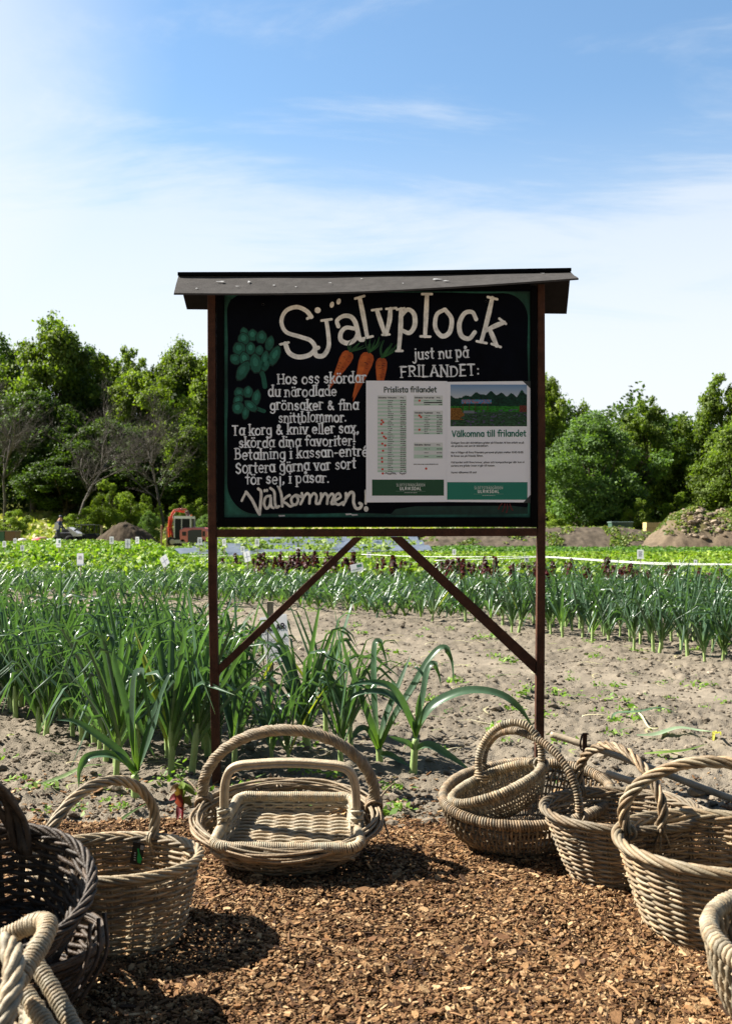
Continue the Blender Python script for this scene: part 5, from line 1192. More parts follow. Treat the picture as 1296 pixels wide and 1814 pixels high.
# --- plant labels: white cards on sticks
def card(px, py, w, h, Yd, rot, label, style=0, foot=None):
    b = np.array(((px-CX)/F*Yd, Yd, 0.0)); t = thing('plant_label', label, 'label', b, (0, 0, R(-30+random.uniform(-6, 6))), 'white plant labels on sticks in the beds')
    z = CAMZ-(py-HZ)/F*Yd; hw, hh = w/2/F*Yd*1.15, h/2/F*Yd*1.08; mb = MB(); sx = hw*.15*rot
    box(mb, (-.008, .004, -.05), (.008, .016, z-hh*.3)); mb.build('stake', M['wood'], t, False)
    cr, sr = math.cos(R(rot)), math.sin(R(rot)); mp = lambda x, y, l=0.0: np.array((x*cr-y*sr, -.0-l, z+x*sr+y*cr))
    mb = MB(); prism(mb, [(-hw, -hh), (hw, -hh), (hw, hh), (-hw, hh)], lambda x, y: mp(x, y, .002), lambda x, y: mp(x, y, -.002)); cd = mb.build('card', M['white'], t, False)
    ik = Ink(lambda x, y, l=0.0: mp(x, y, .003+l))
    if style == 0:
        for q in range(4): ik.ribbon(np.array([(-hw*.6, hh*(.55-.3*q)), (hw*(.6-.2*(q % 2)), hh*(.55-.3*q))]), hh*.13, (.12, .13, .14), 0)
    elif style == 1:
        ik.ribbon(np.array([(-hw*.8, -hh*.05), (hw*.8, -hh*.05)]), hh*.10, (.25, .27, .38), 0); ik.ribbon(np.array([(-hw*.05, -hh*.8), (-hw*.05, hh*.8)]), hh*.10, (.25, .27, .38), 0)
    elif style == 2:
        ik.poly([(0, 0), (hw*.8, 0), (hw*.8, hh*.7), (0, hh*.7)], (.06, .16, .10), .0002); ik.ribbon(np.array([(-hw*.8, -hh*.4), (hw*.5, -hh*.4)]), hh*.14, (.2, .22, .24), 0)
    elif style == 3:
        for q in range(3): ik.ribbon(np.array([(-hw*(.45+.1*q), hh*(.5-.2*q)), (hw*(.45+.1*q), hh*(.5-.2*q))]), hh*.08, (.1, .1, .1), 0)
        ik.ribbon(np.array([(-hw*.9, -hh*.85), (hw*.9, -hh*.85)]), hh*.22, (.35, .4, .5), 0)
    ik.mb.build('print', M['ink'], cd).parent = t
    return t
for a in ((142.5, 991, 14, 20, 15.5, 0, 'white label card with three small lines, standing in the leeks left of the tilted card', 3), (292, 993.5, 15, 17, 17, 32, 'white label card tipped on its corner above the left leeks', 1), (104, 962, 11, 14, 24, 0, 'white label with two small pictures behind the left leeks', 2),
          (8, 964, 8, 10, 25, 0, 'leftmost white label, at the edge of the photo', 0), (27, 958, 7, 8, 28, 0, 'small white label high beside the leftmost one', 0), (40, 971, 8, 9, 23, 5, 'small white label low among the bright leaves at the left', 0), (198, 957, 8, 12, 29, 0, 'white label left of the largest blank one, below the soil heap', 0), (226.5, 963, 10, 15, 24, 0, 'larger white blank label in front of the soil heap', 1), (243.5, 957, 8, 11, 30, 0, 'white label at the right foot of the soil heap', 0),
          (354, 958.5, 8, 12, 30, 0, 'white label standing in front of the red digger', 0), (397, 961, 7, 11, 28, 0, 'white label just right of the left sign post', 0), (455.5, 961, 8, 12, 28, 0, 'white label before the black plastic sheet', 0), (430, 973, 7, 10, 24, 0, 'white label in the red orach left of the tilted striped card', 0), (438, 986, 13, 17, 18, 14, 'tilted white label with striped print next to the left brace', 1), (528, 974, 8, 8, 24, 0, 'small square label behind the red orach', 0),
          (632, 1005.5, 22, 13, 16, 12, 'wide tilted label with a little green picture next to the left brace', 2), (653, 983, 7, 9, 22, 0, 'small white label right of the left brace top', 0), (804, 978, 6, 9, 22, 0, 'small white label above the red orach in the middle', 0), (932, 990, 7, 9, 19, 0, 'small pale label left of the right sign post', 0), (1133.5, 982, 10, 15, 17, 0, 'white label on a pale stick right of the sign, above the tapes', 0), (1231, 996, 5, 8, 17, 0, 'tiny label at the right tape', 0)):
    card(*a)
# --- KLAR board on a grey stake
Yk = 4.95; b = np.array((W(478, 1255, Yk)[0], Yk, 0.0))
t = thing('harvest_sign', 'white harvest notice on a grey wooden stake standing in the leeks behind the left brace', 'sign', b)
mb = MB(); prism(mb, [(473, 1066), (483.5, 1066), (484.5, 1262), (474, 1262)], lambda x, y: W(x, y, Yk)-b, lambda x, y: W(x, y, Yk)-b+np.array((0, .022, 0))); mb.build('stake', M['wood'], t, False)
KP = lambda off: (lambda x, y, l=0.0: W(x, y, Yk-.002-off-l+.0015*(480-x))-b)
mb = MB(); kc = [(460, 1094.5), (507.5, 1087), (514.5, 1168), (472.5, 1175), (468, 1150), (461, 1112)]; prism(mb, kc, KP(.006), KP(0)); cd = mb.build('notice', M['white'], t, False)
ik = Ink(KP(.0075)); ik.text('EJ KLAR', (458.5, 1122), (505, 1113.5), 6.6, 2.6, (.015, .013, .02), capn=0); ik.mb.build('lettering', M['ink'], cd); ik = Ink(KP(.0075)); ik.text('FÖR FÖRSÄLJNING', (462.5, 1141), (508.5, 1132.5), 3.6, .65, (.08, .08, .09), capn=0); ik.mb.build('lettering', M['ink'], cd); ik = Ink(KP(.0075))
ik.text('SLOTTSTRÄDGÅRDEN', (477, 1156), (500, 1152.5), 1.5, .35, (.2, .2, .2), capn=0); ik.text('ULRIKSDAL', (479, 1160.5), (499, 1157), 2.0, .55, (.15, .15, .15), capn=0); ik.mb.build('lettering', M['ink'], cd)
# --- bamboo rails and the rusty hook stake
def rail(label, a, b_, r_):
    mb = MB(); P = smoothpath([a, b_], 60); s = np.linspace(0, 1, 60); L_ = np.linalg.norm(np.array(b_)-a); rr = r_*(1+.10*np.exp(-(((s*L_/.21) % 1)-.5)**2/.0016)); P[:, 2] += .006*np.sin(s*5)
    cc = np.ones((60, 3))*(.9+.2*vnoise(s*9, 1.1))[:, None]; tube(mb, P, rr, 9, col=cc); return tag(mb.build('bamboo_pole', M['bamboo']), label, 'pole')
pa = W(975, 1301, 3.78); pb = W(1330, 1424, 3.46); rail('long bamboo pole held up by the rusty stake behind the right baskets', pa, pb, .0125)
rail('lower bamboo pole behind the round baskets, mostly hidden', W(1074, 1370, 3.55), W(1330, 1466, 3.2), .0125)
Yp = 3.70; b = np.array((W(1035, 1345, Yp)[0], Yp, 0.0)); t = thing('rusty_stake', 'short rusty angle iron stake holding up the bamboo pole', 'stake', b)
mb = MB(); z1 = W(1035, 1299, Yp)[2]; box(mb, (-.007, -.007, -.05), (.007, .007, z1)); mb.build('shaft', M['rust'], t, False)
mb = MB(); tube(mb, smoothpath([(.012, -.006, z1-.002), (-.008, -.010, z1-.001), (-.018, -.022, z1-.015), (-.022, -.026, z1-.04), (-.016, -.020, z1-.058), (0, -.006, z1-.056)], 16), .0035, 6); mb.build('hook', M['rust'], t)
# ================================================================== TREES AND THE FAR FIELD
def crown(seed, H=10.0, Wd=4.2, z0=2.2, nclump=60, nleaf=26000, size=.15, pal=((.05, .085, .018), (.07, .11, .022), (.035, .065, .016)), shape=1.0, gap=0.0):
    """leaf cards on many clumps spread through an uneven crown; unit tree about H metres"""
    rg = np.random.default_rng(seed); cl = []
    while len(cl) < nclump:
        u = rg.uniform(-1, 1, 3); r = np.linalg.norm(u)
        if r > 1 or r < .35: continue
        hz = (u[2]+1)/2; wid = (1-abs(hz-.38)**2*1.5*shape)*(1+.25*math.sin(u[0]*5+seed)+.2*math.sin(u[1]*7+seed*2))
        cl.append((u[0]*Wd*wid, u[1]*Wd*wid, z0+hz*(H-z0), rg.uniform(.5, 1.2)*Wd*.24*(1.1-.35*hz)))
    cl = np.array(cl); p = cl[:, 3]**2; p /= p.sum(); idx = rg.choice(nclump, nleaf, p=p); ns_ = 16
    sd_ = norm(rg.normal(size=(nclump, ns_, 3))+np.array((0, 0, .25))); sr_ = rg.uniform(.55, 1.25, (nclump, ns_)); si = rg.integers(ns_, size=nleaf)
    Rr_ = cl[idx, 3][:, None]; off = sd_[idx, si]*(sr_[idx, si][:, None])*Rr_*.85+rg.normal(size=(nleaf, 3))*Rr_*np.array((.26, .26, .17))
    C = cl[idx, :3]+off; d = norm(off)
    nr = norm(d*.7+rg.normal(size=(nleaf, 3))*.6+np.array((0, 0, .35)))
    pal = np.array(pal); tone_ = rg.uniform(.75, 1.3, nclump)[idx][:, None]
    c = pal[rg.integers(len(pal), size=nleaf)]*tone_*rg.uniform(.8, 1.2, (nleaf, 1))
    mb = MB(); quads(mb, C, size*rg.uniform(.55, 1.35, nleaf), nr, rg, c, 1.4)
    tr = MB(); hgt = z0+(H-z0)*.75; P = smoothpath([(0, 0, -.6), (.1, .05, z0), (-.1, .1, z0+(H-z0)*.4), (.1, 0, hgt)], 14); tube(tr, P, np.linspace(.30, .06, 14)*H/10, 8)
    for k in rg.choice(nclump, min(26, nclump), False):
        e = cl[k, :3]; s = rg.uniform(.25, .8); b = P[int(s*12)]; b = b if b[2] < e[2] else P[4]; tube(tr, smoothpath([b, (b+e)/2+np.array((0, 0, .3)), e], 8), np.linspace(.09, .02, 8)*H/10, 5)
    return mb, tr
GT = 'broadleaf trees of the wood edge'
kinds = {}
def make_kind(key, **kw):
    cr, tr = crown(**kw); t = thing('broadleaf_tree', 'tree', 'tree', (0, 0, 0)); cr.build('crown', M['crown'], t, False); tr.build('trunk', M['bark'], t); kinds[key] = [t, kw.get('H', 10.0), kw.get('Wd', 4.2), False]
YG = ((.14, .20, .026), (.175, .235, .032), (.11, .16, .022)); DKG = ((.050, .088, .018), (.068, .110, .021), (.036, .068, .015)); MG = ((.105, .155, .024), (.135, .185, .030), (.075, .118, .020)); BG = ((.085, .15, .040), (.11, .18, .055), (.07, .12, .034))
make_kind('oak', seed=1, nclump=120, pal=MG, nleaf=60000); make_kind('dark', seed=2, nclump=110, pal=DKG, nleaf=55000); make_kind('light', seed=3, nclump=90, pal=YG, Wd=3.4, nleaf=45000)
make_kind('round', seed=4, nclump=80, pal=BG, Wd=4.8, z0=.5, nleaf=60000, size=.15); make_kind('loose', seed=8, nclump=75, pal=MG, Wd=3.4, nleaf=34000, z0=1.2); make_kind('shrub', seed=6, nclump=40, pal=YG, Wd=4.4, z0=.2, nleaf=26000, size=.17)
def tree(kind, px, top, wpx, Yd, label, name=None, cat='tree', group=GT, rz=None):
    t, H, Wd, used_ = kinds[kind]; x = (px-CX)/F*Yd; zb = float(hill(np.array(x), np.array(Yd)))-.05; zt = CAMZ-(top-HZ)/F*Yd; sz = (zt-zb)/H/1.03; sw = wpx*(1.3 if px < 940 and cat == 'tree' else 1.12)/F*Yd/(2*Wd)/1.02
    rz = random.random()*6.28 if rz is None else rz
    if not used_: o = t; o.location = (x, Yd, zb); o.rotation_euler = (0, 0, rz); o.scale = (sw, sw, sz); o['label'] = label; o['group'] = group; kinds[kind][3] = True
    else: o = dup(t, (x, Yd, zb), rz, (sw, sw, sz), label, group)
    if name: o.name = name
    o['category'] = cat; return o
for a in (('oak', 98, 567, 175, 92, 'tallest rounded tree at the left, with a sunlit yellow green top'), ('dark', -6, 590, 130, 96, 'dark tall tree at the left edge of the photo'), ('dark', 165, 612, 120, 99, 'dark green tree right behind the tallest rounded one'), ('loose', 228, 598, 100, 97, 'airy tree with a pale green crown left of the sign'), ('light', 262, 640, 120, 88, 'light yellow green tree standing before the airy one'),
          ('oak', 318, 606, 120, 95, 'rounded green tree whose right side meets the left sign post'), ('light', 372, 618, 90, 93, 'yellow green tree just behind the left sign post'), ('dark', 440, 625, 150, 100, 'dark tree hidden behind the black board, left half'), ('oak', 560, 640, 150, 98, 'tree hidden behind the middle of the black board'), ('dark', 690, 655, 150, 98, 'dark tree hidden behind the board right of its middle'), ('oak', 830, 650, 160, 96, 'tree hidden behind the two posters'),
          ('light', 968, 640, 92, 84, 'tall narrow yellow green tree touching the right sign post'), ('dark', 1000, 715, 120, 96, 'dark tree filling the gap behind the big round bush-like tree'), ('round', 1052, 733, 190, 70, 'big round blue green tree right of the sign, branched to the ground'), ('loose', 1146, 690, 118, 82, 'loose pointed green tree in the middle of the right side'), ('dark', 1118, 760, 130, 90, 'dark low tree behind the loose pointed one'),
          ('loose', 1276, 645, 130, 80, 'tall open tree at the right edge with sky showing through'), ('dark', 1200, 770, 140, 86, 'dark tree between the loose pointed tree and the tall open one'), ('oak', 1330, 720, 140, 84, 'tree cut off by the right edge of the photo'), ('dark', 60, 690, 150, 86, 'dark low tree under the tallest rounded one'), ('dark', 200, 740, 150, 85, 'dark low tree behind the bare branches'), ('oak', 330, 740, 110, 84, 'lower bright tree beside the left post above the digger'),
          ('dark', -70, 640, 160, 90, 'dark tree cut off at the left edge'), ('dark', 120, 800, 150, 83, 'dark bushy tree low behind the standing bare tree'), ('dark', 280, 800, 150, 84, 'dark bushy tree low above the soil heap'), ('dark', 930, 790, 120, 80, 'dark low tree behind the right sign post'), ('dark', 1270, 800, 120, 82, 'dark low tree above the rubble mound'), ('oak', 1310, 745, 170, 66, 'olive green bushy tree at the right edge above the rubble')):
    tree(*a)
SH = 'shrubs along the wood edge'
for a in (('shrub', 195, 845, 62, 72, 'young sunlit shrub with upright shoots above the soil heap'), ('shrub', 232, 868, 50, 73, 'lower sunlit shrub right of the upright one'), ('shrub', 262, 872, 40, 76, 'yellow green shrub behind the clipped hedge'), ('shrub', 322, 876, 44, 78, 'yellow green shrub behind the digger arm'), ('shrub', 350, 880, 40, 79, 'pale shrub behind the digger cab'), ('shrub', 20, 900, 70, 70, 'low shrub at the left edge of the photo'), ('shrub', 150, 895, 60, 72, 'low shrub behind the bent worker'), ('shrub', 1130, 880, 60, 66, 'sunlit shrub left of the yellow crates'), ('shrub', 975, 905, 60, 66, 'low bright shrub beside the right sign post'), ('shrub', 1200, 868, 60, 70, 'olive shrub behind the rubble mound')):
    tree(*a, name='shrub', cat='shrub', group=SH)
tree('round', 264, 906, 36, 62, 'clipped dark square hedge bush left of the digger', 'hedge_bush', 'shrub', SH); tree('round', 366, 912, 40, 72, 'dark clipped bush behind the digger body', 'hedge_bush', 'shrub', SH)
for k in kinds:
    if not kinds[k][3]:
        for ch in list(kinds[k][0].children): bpy.data.objects.remove(ch)
        bpy.data.objects.remove(kinds[k][0])
# dark undergrowth of the wood and the conifer ridge far behind
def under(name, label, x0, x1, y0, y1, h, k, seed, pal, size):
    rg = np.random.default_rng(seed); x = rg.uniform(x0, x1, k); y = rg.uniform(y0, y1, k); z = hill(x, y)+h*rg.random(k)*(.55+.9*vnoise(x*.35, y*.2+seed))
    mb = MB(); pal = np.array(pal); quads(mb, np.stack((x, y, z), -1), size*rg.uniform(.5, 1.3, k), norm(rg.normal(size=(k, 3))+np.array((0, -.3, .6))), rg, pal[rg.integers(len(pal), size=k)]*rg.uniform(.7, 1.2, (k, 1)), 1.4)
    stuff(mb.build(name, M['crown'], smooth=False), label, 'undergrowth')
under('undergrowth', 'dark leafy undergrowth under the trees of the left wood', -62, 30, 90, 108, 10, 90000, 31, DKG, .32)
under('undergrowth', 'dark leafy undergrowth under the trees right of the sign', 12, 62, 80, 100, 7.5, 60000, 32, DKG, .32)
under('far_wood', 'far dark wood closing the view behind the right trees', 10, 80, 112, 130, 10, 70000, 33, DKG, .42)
# meadow grass in front of the wood
rg = np.random.default_rng(41); k = 26000; x = rg.uniform(-36, 36, k); y = rg.uniform(62, 86, k); z = hill(x, y)+.55*rg.random(k)
mb = MB(); quads(mb, np.stack((x, y, z), -1), rg.uniform(.2, .5, k), norm(rg.normal(size=(k, 3))*.5+np.array((0, -.7, .4))), rg, np.array([(.34, .36, .07), (.26, .33, .05), (.42, .38, .13)])[rg.integers(3, size=k)], 1.6)
stuff(mb.build('meadow_grass', M['green'], smooth=False), 'tall yellow green meadow grass in front of the wood', 'grass')
# bare dead trees
def bare(label, px, base, top, Yd, lean, seed, spread=.5):
    rg = np.random.default_rng(seed); x = (px-CX)/F*Yd; zb = float(hill(np.array(x), np.array(Yd))); H = CAMZ-(top-HZ)/F*Yd-zb
    t = thing('dead_tree', label, 'tree', (x, Yd, zb-.2)); tr = MB(); tw = MB()
    def br(P0, d, L, r, lev):
        n = 6; P = [np.array(P0)]; d = np.array(d)
        for q in range(n-1): d = norm(d+rg.normal(0, .16, 3)+np.array((0, 0, .05))); P.append(P[-1]+d*L/(n-1))
        P = np.array(P); tube(tr if lev == 0 else tw, P, np.linspace(r, r*.45, n), 6 if lev == 0 else 4)
        if lev >= 4 or L < .5: return
        for q in range((10, 7, 6, 5)[lev]):
            i = int(rg.integers(1 if lev else 2, n)); a = rg.random()*6.28; side = np.array((math.cos(a), math.sin(a)*.6, rg.uniform(-.1, .7))); br(P[i], norm(d*.55+side*spread*1.6), L*rg.uniform(.38, .60), r*.42, lev+1)
    br((0, 0, 0), norm(np.array((lean, 0, 1))), H*.62, .13, 0); tr.build('trunk', M['deadwood'], t); tw.build('branches', M['deadwood'], t)
bare('leaning grey bare tree with hanging branches at the left edge', 12, 935, 660, 74, .10, 5, .6)
bare('upright grey bare tree with pale forked trunk', 126, 930, 655, 75, 0, 6, .45)
bare('thin grey bare tree in front of the yellow green trees', 290, 925, 690, 76, -.05, 7, .5)
# fence posts and a rail along the meadow
for px, top, lab in ((180, 932, 'grey wooden post by the parked dark vehicle'), (286, 932, 'thin wooden fence post left of the digger'), (296, 934, 'fence post close to the digger arm')):
    Yd = 60; mb = MB(); x = (px-CX)/F*Yd; z = CAMZ-(top-HZ)/F*Yd; box(mb, (-.05, -.05, -.3), (.05, .05, z), bev=.008); box(mb, (-.065, -.065, z), (.065, .065, z+.04)); o = mb.build('fence_post', M['wood'], None, False); o.location = (x, Yd, 0); tag(o, lab, 'post')
# soil heap, berm, rubble mound: terrain
def heap(name, x0, x1, y0, y1, fz, m, colf, nx=140, ny=50):
    xs = np.linspace(x0, x1, nx); ys = np.linspace(y0, y1, ny); gx, gy = np.meshgrid(xs, ys); gz = fz(gx, gy); mb = MB(); i = np.arange(ny-1)[:, None]; j = np.arange(nx-1)[None]
    mb.add(np.stack((gx, gy, gz), -1), np.stack((i*nx+j, i*nx+j+1, (i+1)*nx+j+1, (i+1)*nx+j), -1).reshape(-1, 4), colf(gx, gy, gz).reshape(-1, 3)); return struct(mb.build(name, m))
hx, hy = W(228, 950, 56)[:2]
heap('soil_heap', hx-2.4, hx+2.4, hy-2, hy+2, lambda x, y: 1.45*np.clip(1-np.abs((x-hx+.15)/2.0)**1.6-((y-hy)/1.8)**2, -.2, 1)+.42*fbm(x*2.2, y*2.2)-.05, M['soil'], lambda x, y, z: (.34+.3*fbm(x*3, y*3))[..., None]*np.array((1.0, .90, .80)))
def berm_z(x, y):
    px = CX+F*x/y; top = np.interp(px, [690, 735, 775, 960, 1100, 1150, 1200], [.1, .1, .98, 1.04, 1.06, .8, .1]); return (top+.03)*np.clip(1.15-np.abs((y-57)/5.0)**2, -.15, 1)+(.16*fbm(x*1.4, y*1.4)+.16*fbm(x*5, y*5))
berm = heap('earth_bank', 1.0, 20, 51, 64, berm_z, M['soil'], lambda x, y, z: (.50+.5*fbm(x*3, y*3))[..., None]*np.array((1.0, .95, .92)), 240, 70)
def rub_z(x, y):
    px = CX+F*x/y; top = np.interp(px, [1120, 1160, 1185, 1225, 1262, 1300, 1380], [.0, .9, 1.7, 2.15, 1.9, 2.1, 1.5]); return top*np.clip(1.1-np.abs((y-55)/4.2)**2.2, -.15, 1)+.55*fbm(x*1.3, y*1.3)*.7-.05
def rub_c(x, y, z):
    g = np.clip((z-1.0)/.5+2.2*fbm(x*1.1, y*1.1), 0, 1)[..., None]*.85; return (1-g)*np.array((1.05, .95, .85))*(.8+.5*fbm(x*3, y*3))[..., None]+g*np.array((.55, .62, .16))
heap('rubble_mound', 13.5, 24, 50, 60, rub_z, M['soil'], rub_c, 160, 70)
rg = np.random.default_rng(61); mb = MB(); k = 420; x = rg.uniform(16.4, 22, k); y = rg.uniform(51.2, 54.5, k); s = np.clip(rg.lognormal(-2.7, .6, k), .04, .3); cc = np.array([(1.5, 1.4, 1.3), (1.15, 1.05, .98), (.8, .72, .62), (1.9, 1.8, 1.7)])[rg.integers(4, size=k)]
scatter_ico(mb, np.stack((x, y, rub_z(x, y)+s*.2), -1), s, cc, .75, rg); stuff(mb.build('rubble', M['clod'], smooth=False), 'pale stones and broken concrete in the side of the rubble mound', 'rubble')
mb = MB(); k = 30000; x = rg.uniform(2, 22.5, k); y = rg.uniform(51.5, 58, k); z = np.where(x > 15.5, rub_z(x, y), berm_z(x, y)); keep = (z > .05) & (fbm(x*.9+3, y*.9)+rg.normal(0, .07, k) > np.where(x > 15.5, -.03, .17)); x, y, z = x[keep], y[keep], z[keep]; k = len(x)
quads(mb, np.stack((x, y, z+.06), -1), rg.uniform(.05, .15, k), norm(rg.normal(size=(k, 3))*.7+np.array((0, -.4, .8))), rg, np.array([(.14, .19, .03), (.20, .22, .05), (.09, .15, .03)])[rg.integers(3, size=k)], 1.6)
stuff(mb.build('bank_weeds', M['green'], smooth=False), 'weeds growing on the earth bank and the rubble mound', 'weeds')
# black mulch film with young plants
def film_z(x, y): return .42*np.clip((y-37)/13, 0, 1)+.10*np.sin((x*.25+y)*1.25)+.10*fbm(x*1.6, y*1.6)
fx0, fx1 = -7.3, 2.6
heap('mulch_film', fx0, fx1, 36, 52, lambda x, y: film_z(x, y)+.12, M['plastic'], lambda x, y, z: np.ones(x.shape+(3,)), 130, 90)
mb = MB(); rg = np.random.default_rng(71)
for k in range(110):
    x, y = rg.uniform(fx0+.4, fx1-.4), rg.uniform(36.5, 51); n = 18; d = rg.normal(0, .13, (n, 2)); quads(mb, np.stack((x+d[:, 0], y+d[:, 1], film_z(x, y)+.18+rg.random(n)*.18), -1), rg.uniform(.07, .16, n), norm(rg.normal(size=(n, 3))*.6+np.array((0, -.3, .8))), rg, np.array([(.16, .24, .04), (.22, .30, .05)])[rg.integers(2, size=n)])
stuff(mb.build('young_plants', M['green'], smooth=False), 'young green plants set in the black mulch film', 'plants')
# ------------------------------------------------------------------ red mini digger
Yx = 60.0; zx = lambda py: CAMZ-(py-HZ)/F*Yx; xx = lambda px: (px-CX)/F*Yx
b = np.array((xx(336), Yx, 0.0)); dg = thing('mini_excavator', 'red mini digger with a white cab parked beyond the field', 'excavator', b)
RED = (.66, .20, .19); ORG = (.58, .055, .022)
mb = MB(); bx0, bx1 = xx(322)-b[0], xx(371)-b[0]
prism(mb, [(322, 938), (330, 934.5), (360, 934), (368, 936), (371, 942), (371, 959), (366, 962), (322, 962)], lambda x, y: np.array((xx(x)-b[0], -.75, zx(y))), lambda x, y: np.array((xx(x)-b[0], .75, zx(y))), RED); body = mb.build('body', M['gloss'], dg, False); bv = body.modifiers.new('bevel', 'BEVEL'); bv.width = .09; bv.segments = 3
mb = MB(); prism(mb, [(337, 941), (343, 938.5), (361, 938.5), (361, 962), (337, 962)], lambda x, y: np.array((xx(x)-b[0], -.78, zx(y))), lambda x, y: np.array((xx(x)-b[0], -.70, zx(y))), (.035, .04, .05)); mb.build('side_panel', M['gloss'], dg, False)
for q in ((327, 334, 942, 949), (362.5, 367, 941, 950)):
    mb = MB(); box(mb, (xx(q[0])-b[0], -.77, zx(q[3])), (xx(q[1])-b[0], -.72, zx(q[2])), (.02, .015, .015)); mb.build('vent', M['gloss'], dg, False)
mb = MB(); c0_, c1_ = xx(312)-b[0], xx(342)-b[0]
for (x0, x1) in ((312, 314), (325, 326.5), (340, 342.5)):
    for y in (-.72, .66): box(mb, (xx(x0)-b[0], y, zx(959)), (xx(x1)-b[0], y+.06, zx(917)), (.55, .56, .58))
box(mb, (c0_, -.74, zx(919)), (c1_, .74, zx(914.5)), (.85, .86, .9)); box(mb, (c0_, -.74, zx(962)), (c1_, .74, zx(956)), (.40, .41, .43)); cab = mb.build('cab', M['gloss'], dg, False)
mb = MB(); box(mb, (c0_+.06, -.69, zx(956)), (xx(325)-b[0], .65, zx(919)), (1, 1, 1)); box(mb, (xx(326.6)-b[0], -.69, zx(938)), (xx(340)-b[0], .65, zx(919)), (1, 1, 1)); mb.build('window', M['glass'], cab, False)
mb = MB(); box(mb, (xx(338)-b[0], -.2, zx(914.4)), (xx(341)-b[0], 0, zx(911.5)), (.6, .15, .05)); mb.build('beacon', M['gloss'], cab, False)
def beam(pts, w, col, name, yc=-.1):
    mb = MB(); P = [np.array((xx(x)-b[0], yc, zx(y))) for x, y in pts]
    for p, q in zip(P[:-1], P[1:]):
        d = norm(q-p); n_ = np.array((-d[2], 0, d[0]))*w; mb.add([p-n_+(0, -.13, 0), p+n_+(0, -.13, 0), q+n_+(0, -.13, 0), q-n_+(0, -.13, 0), p-n_+(0, .13, 0), p+n_+(0, .13, 0), q+n_+(0, .13, 0), q-n_+(0, .13, 0)], [(0, 1, 2, 3), (7, 6, 5, 4), (0, 4, 5, 1), (1, 5, 6, 2), (2, 6, 7, 3), (3, 7, 4, 0)], col)
    o = mb.build(name, M['gloss'], dg, False); bv = o.modifiers.new('bevel', 'BEVEL'); bv.width = .03; return o
beam([(309, 960), (303.5, 935), (305, 912), (311, 903.5), (328, 907)], .07, ORG, 'boom'); beam([(330, 905), (333, 914), (334, 922)], .10, (.10, .06, .05), 'boom_cylinder', .2); beam([(303, 915), (301.5, 935), (303, 955)], .05, ORG, 'arm', -.35); beam([(311, 904), (322, 901.5), (333, 903)], .05, (.25, .06, .05), 'hose', -.3)
mb = MB(); prism(mb, [(300, 952), (307, 951), (309, 961), (303, 967), (299, 962)], lambda x, y: np.array((xx(x)-b[0], -.6, zx(y))), lambda x, y: np.array((xx(x)-b[0], .3, zx(y))), (.12, .10, .09)); mb.build('bucket', M['gloss'], dg, False)
for yy in (-.72, .42):
    mb = MB(); hp = [(xx(300+22+22*math.cos(a))+0-b[0]+0.0, zx(966.5)+.20*math.sin(a)) for a in np.linspace(0, 6.283, 17)[:-1]]
    hp = [((.95 if math.cos(a) > 0 else -.95)+.24*math.cos(a), .27+.24*math.sin(a)) for a in np.linspace(0, 6.283, 21)[:-1]]
    prism(mb, hp, lambda x, y: np.array((x, yy, y)), lambda x, y: np.array((x, yy+.32, y)), (1, 1, 1)); tk = mb.build('track', M['rubber'], dg, False)
    for k in range(4): mb = MB(); lathe(mb, [(0, -.02), (.15, -.02), (.16, 0), (.16, .04)], 12, (-.9+.6*k, yy-.01, .27), 'y', (.35, .33, .32)); mb.build('roller', M['gloss'], tk, False)
mb = MB(); lathe(mb, [(.4, .5), (.42, .55), (.4, .66)], 16, (0, 0, 0), 'z', (.05, .05, .05)); box(mb, (-.5, -.42, .26), (.5, .42, .52), (.05, .05, .05)); mb.build('undercarriage', M['gloss'], dg, False)
# ------------------------------------------------------------------ small black machine and the worker standing on it
Yw = 58.0; zx = lambda py: CAMZ-(py-HZ)/F*Yw; xx = lambda px: (px-CX)/F*Yw
b = np.array((xx(118), Yw, 0.0)); mc = thing('small_loader', 'small dark loader with a raised pale shovel at the left', 'loader', b)
mb = MB(); box(mb, (-.55, -.45, .35), (.45, .45, .85), (.03, .03, .035), bev=.06); box(mb, (-.2, -.35, .85), (.4, .35, 1.05), (.06, .06, .065), bev=.04); mb.build('body', M['gloss'], mc, False)
for q in range(4):
    mb = MB(); lathe(mb, [(0, -.09), (.16, -.10), (.30, -.09), (.33, -.05), (.33, .05), (.30, .09), (0, .09)], 16, (-.4+.75*(q % 2), (-.5, .5)[q//2], .32), 'y'); mb.build('wheel', M['rubber'], mc)
mb = MB(); prism(mb, [(122, 934), (126, 934), (142, 945), (141, 950), (134, 950)], lambda x, y: np.array((xx(x)-b[0], -.5, zx(y))), lambda x, y: np.array((xx(x)-b[0], .5, zx(y))), (.66, .66, .68)); mb.build('shovel', M['plain'], mc, False)
mb = MB(); tube(mb, [(.2, -.3, .8), (.7, -.3, 1.0)], .05, 6, col=(.05, .05, .05)); tube(mb, [(.2, .3, .8), (.7, .3, 1.0)], .05, 6, col=(.05, .05, .05)); mb.build('lift_arm', M['gloss'], mc)
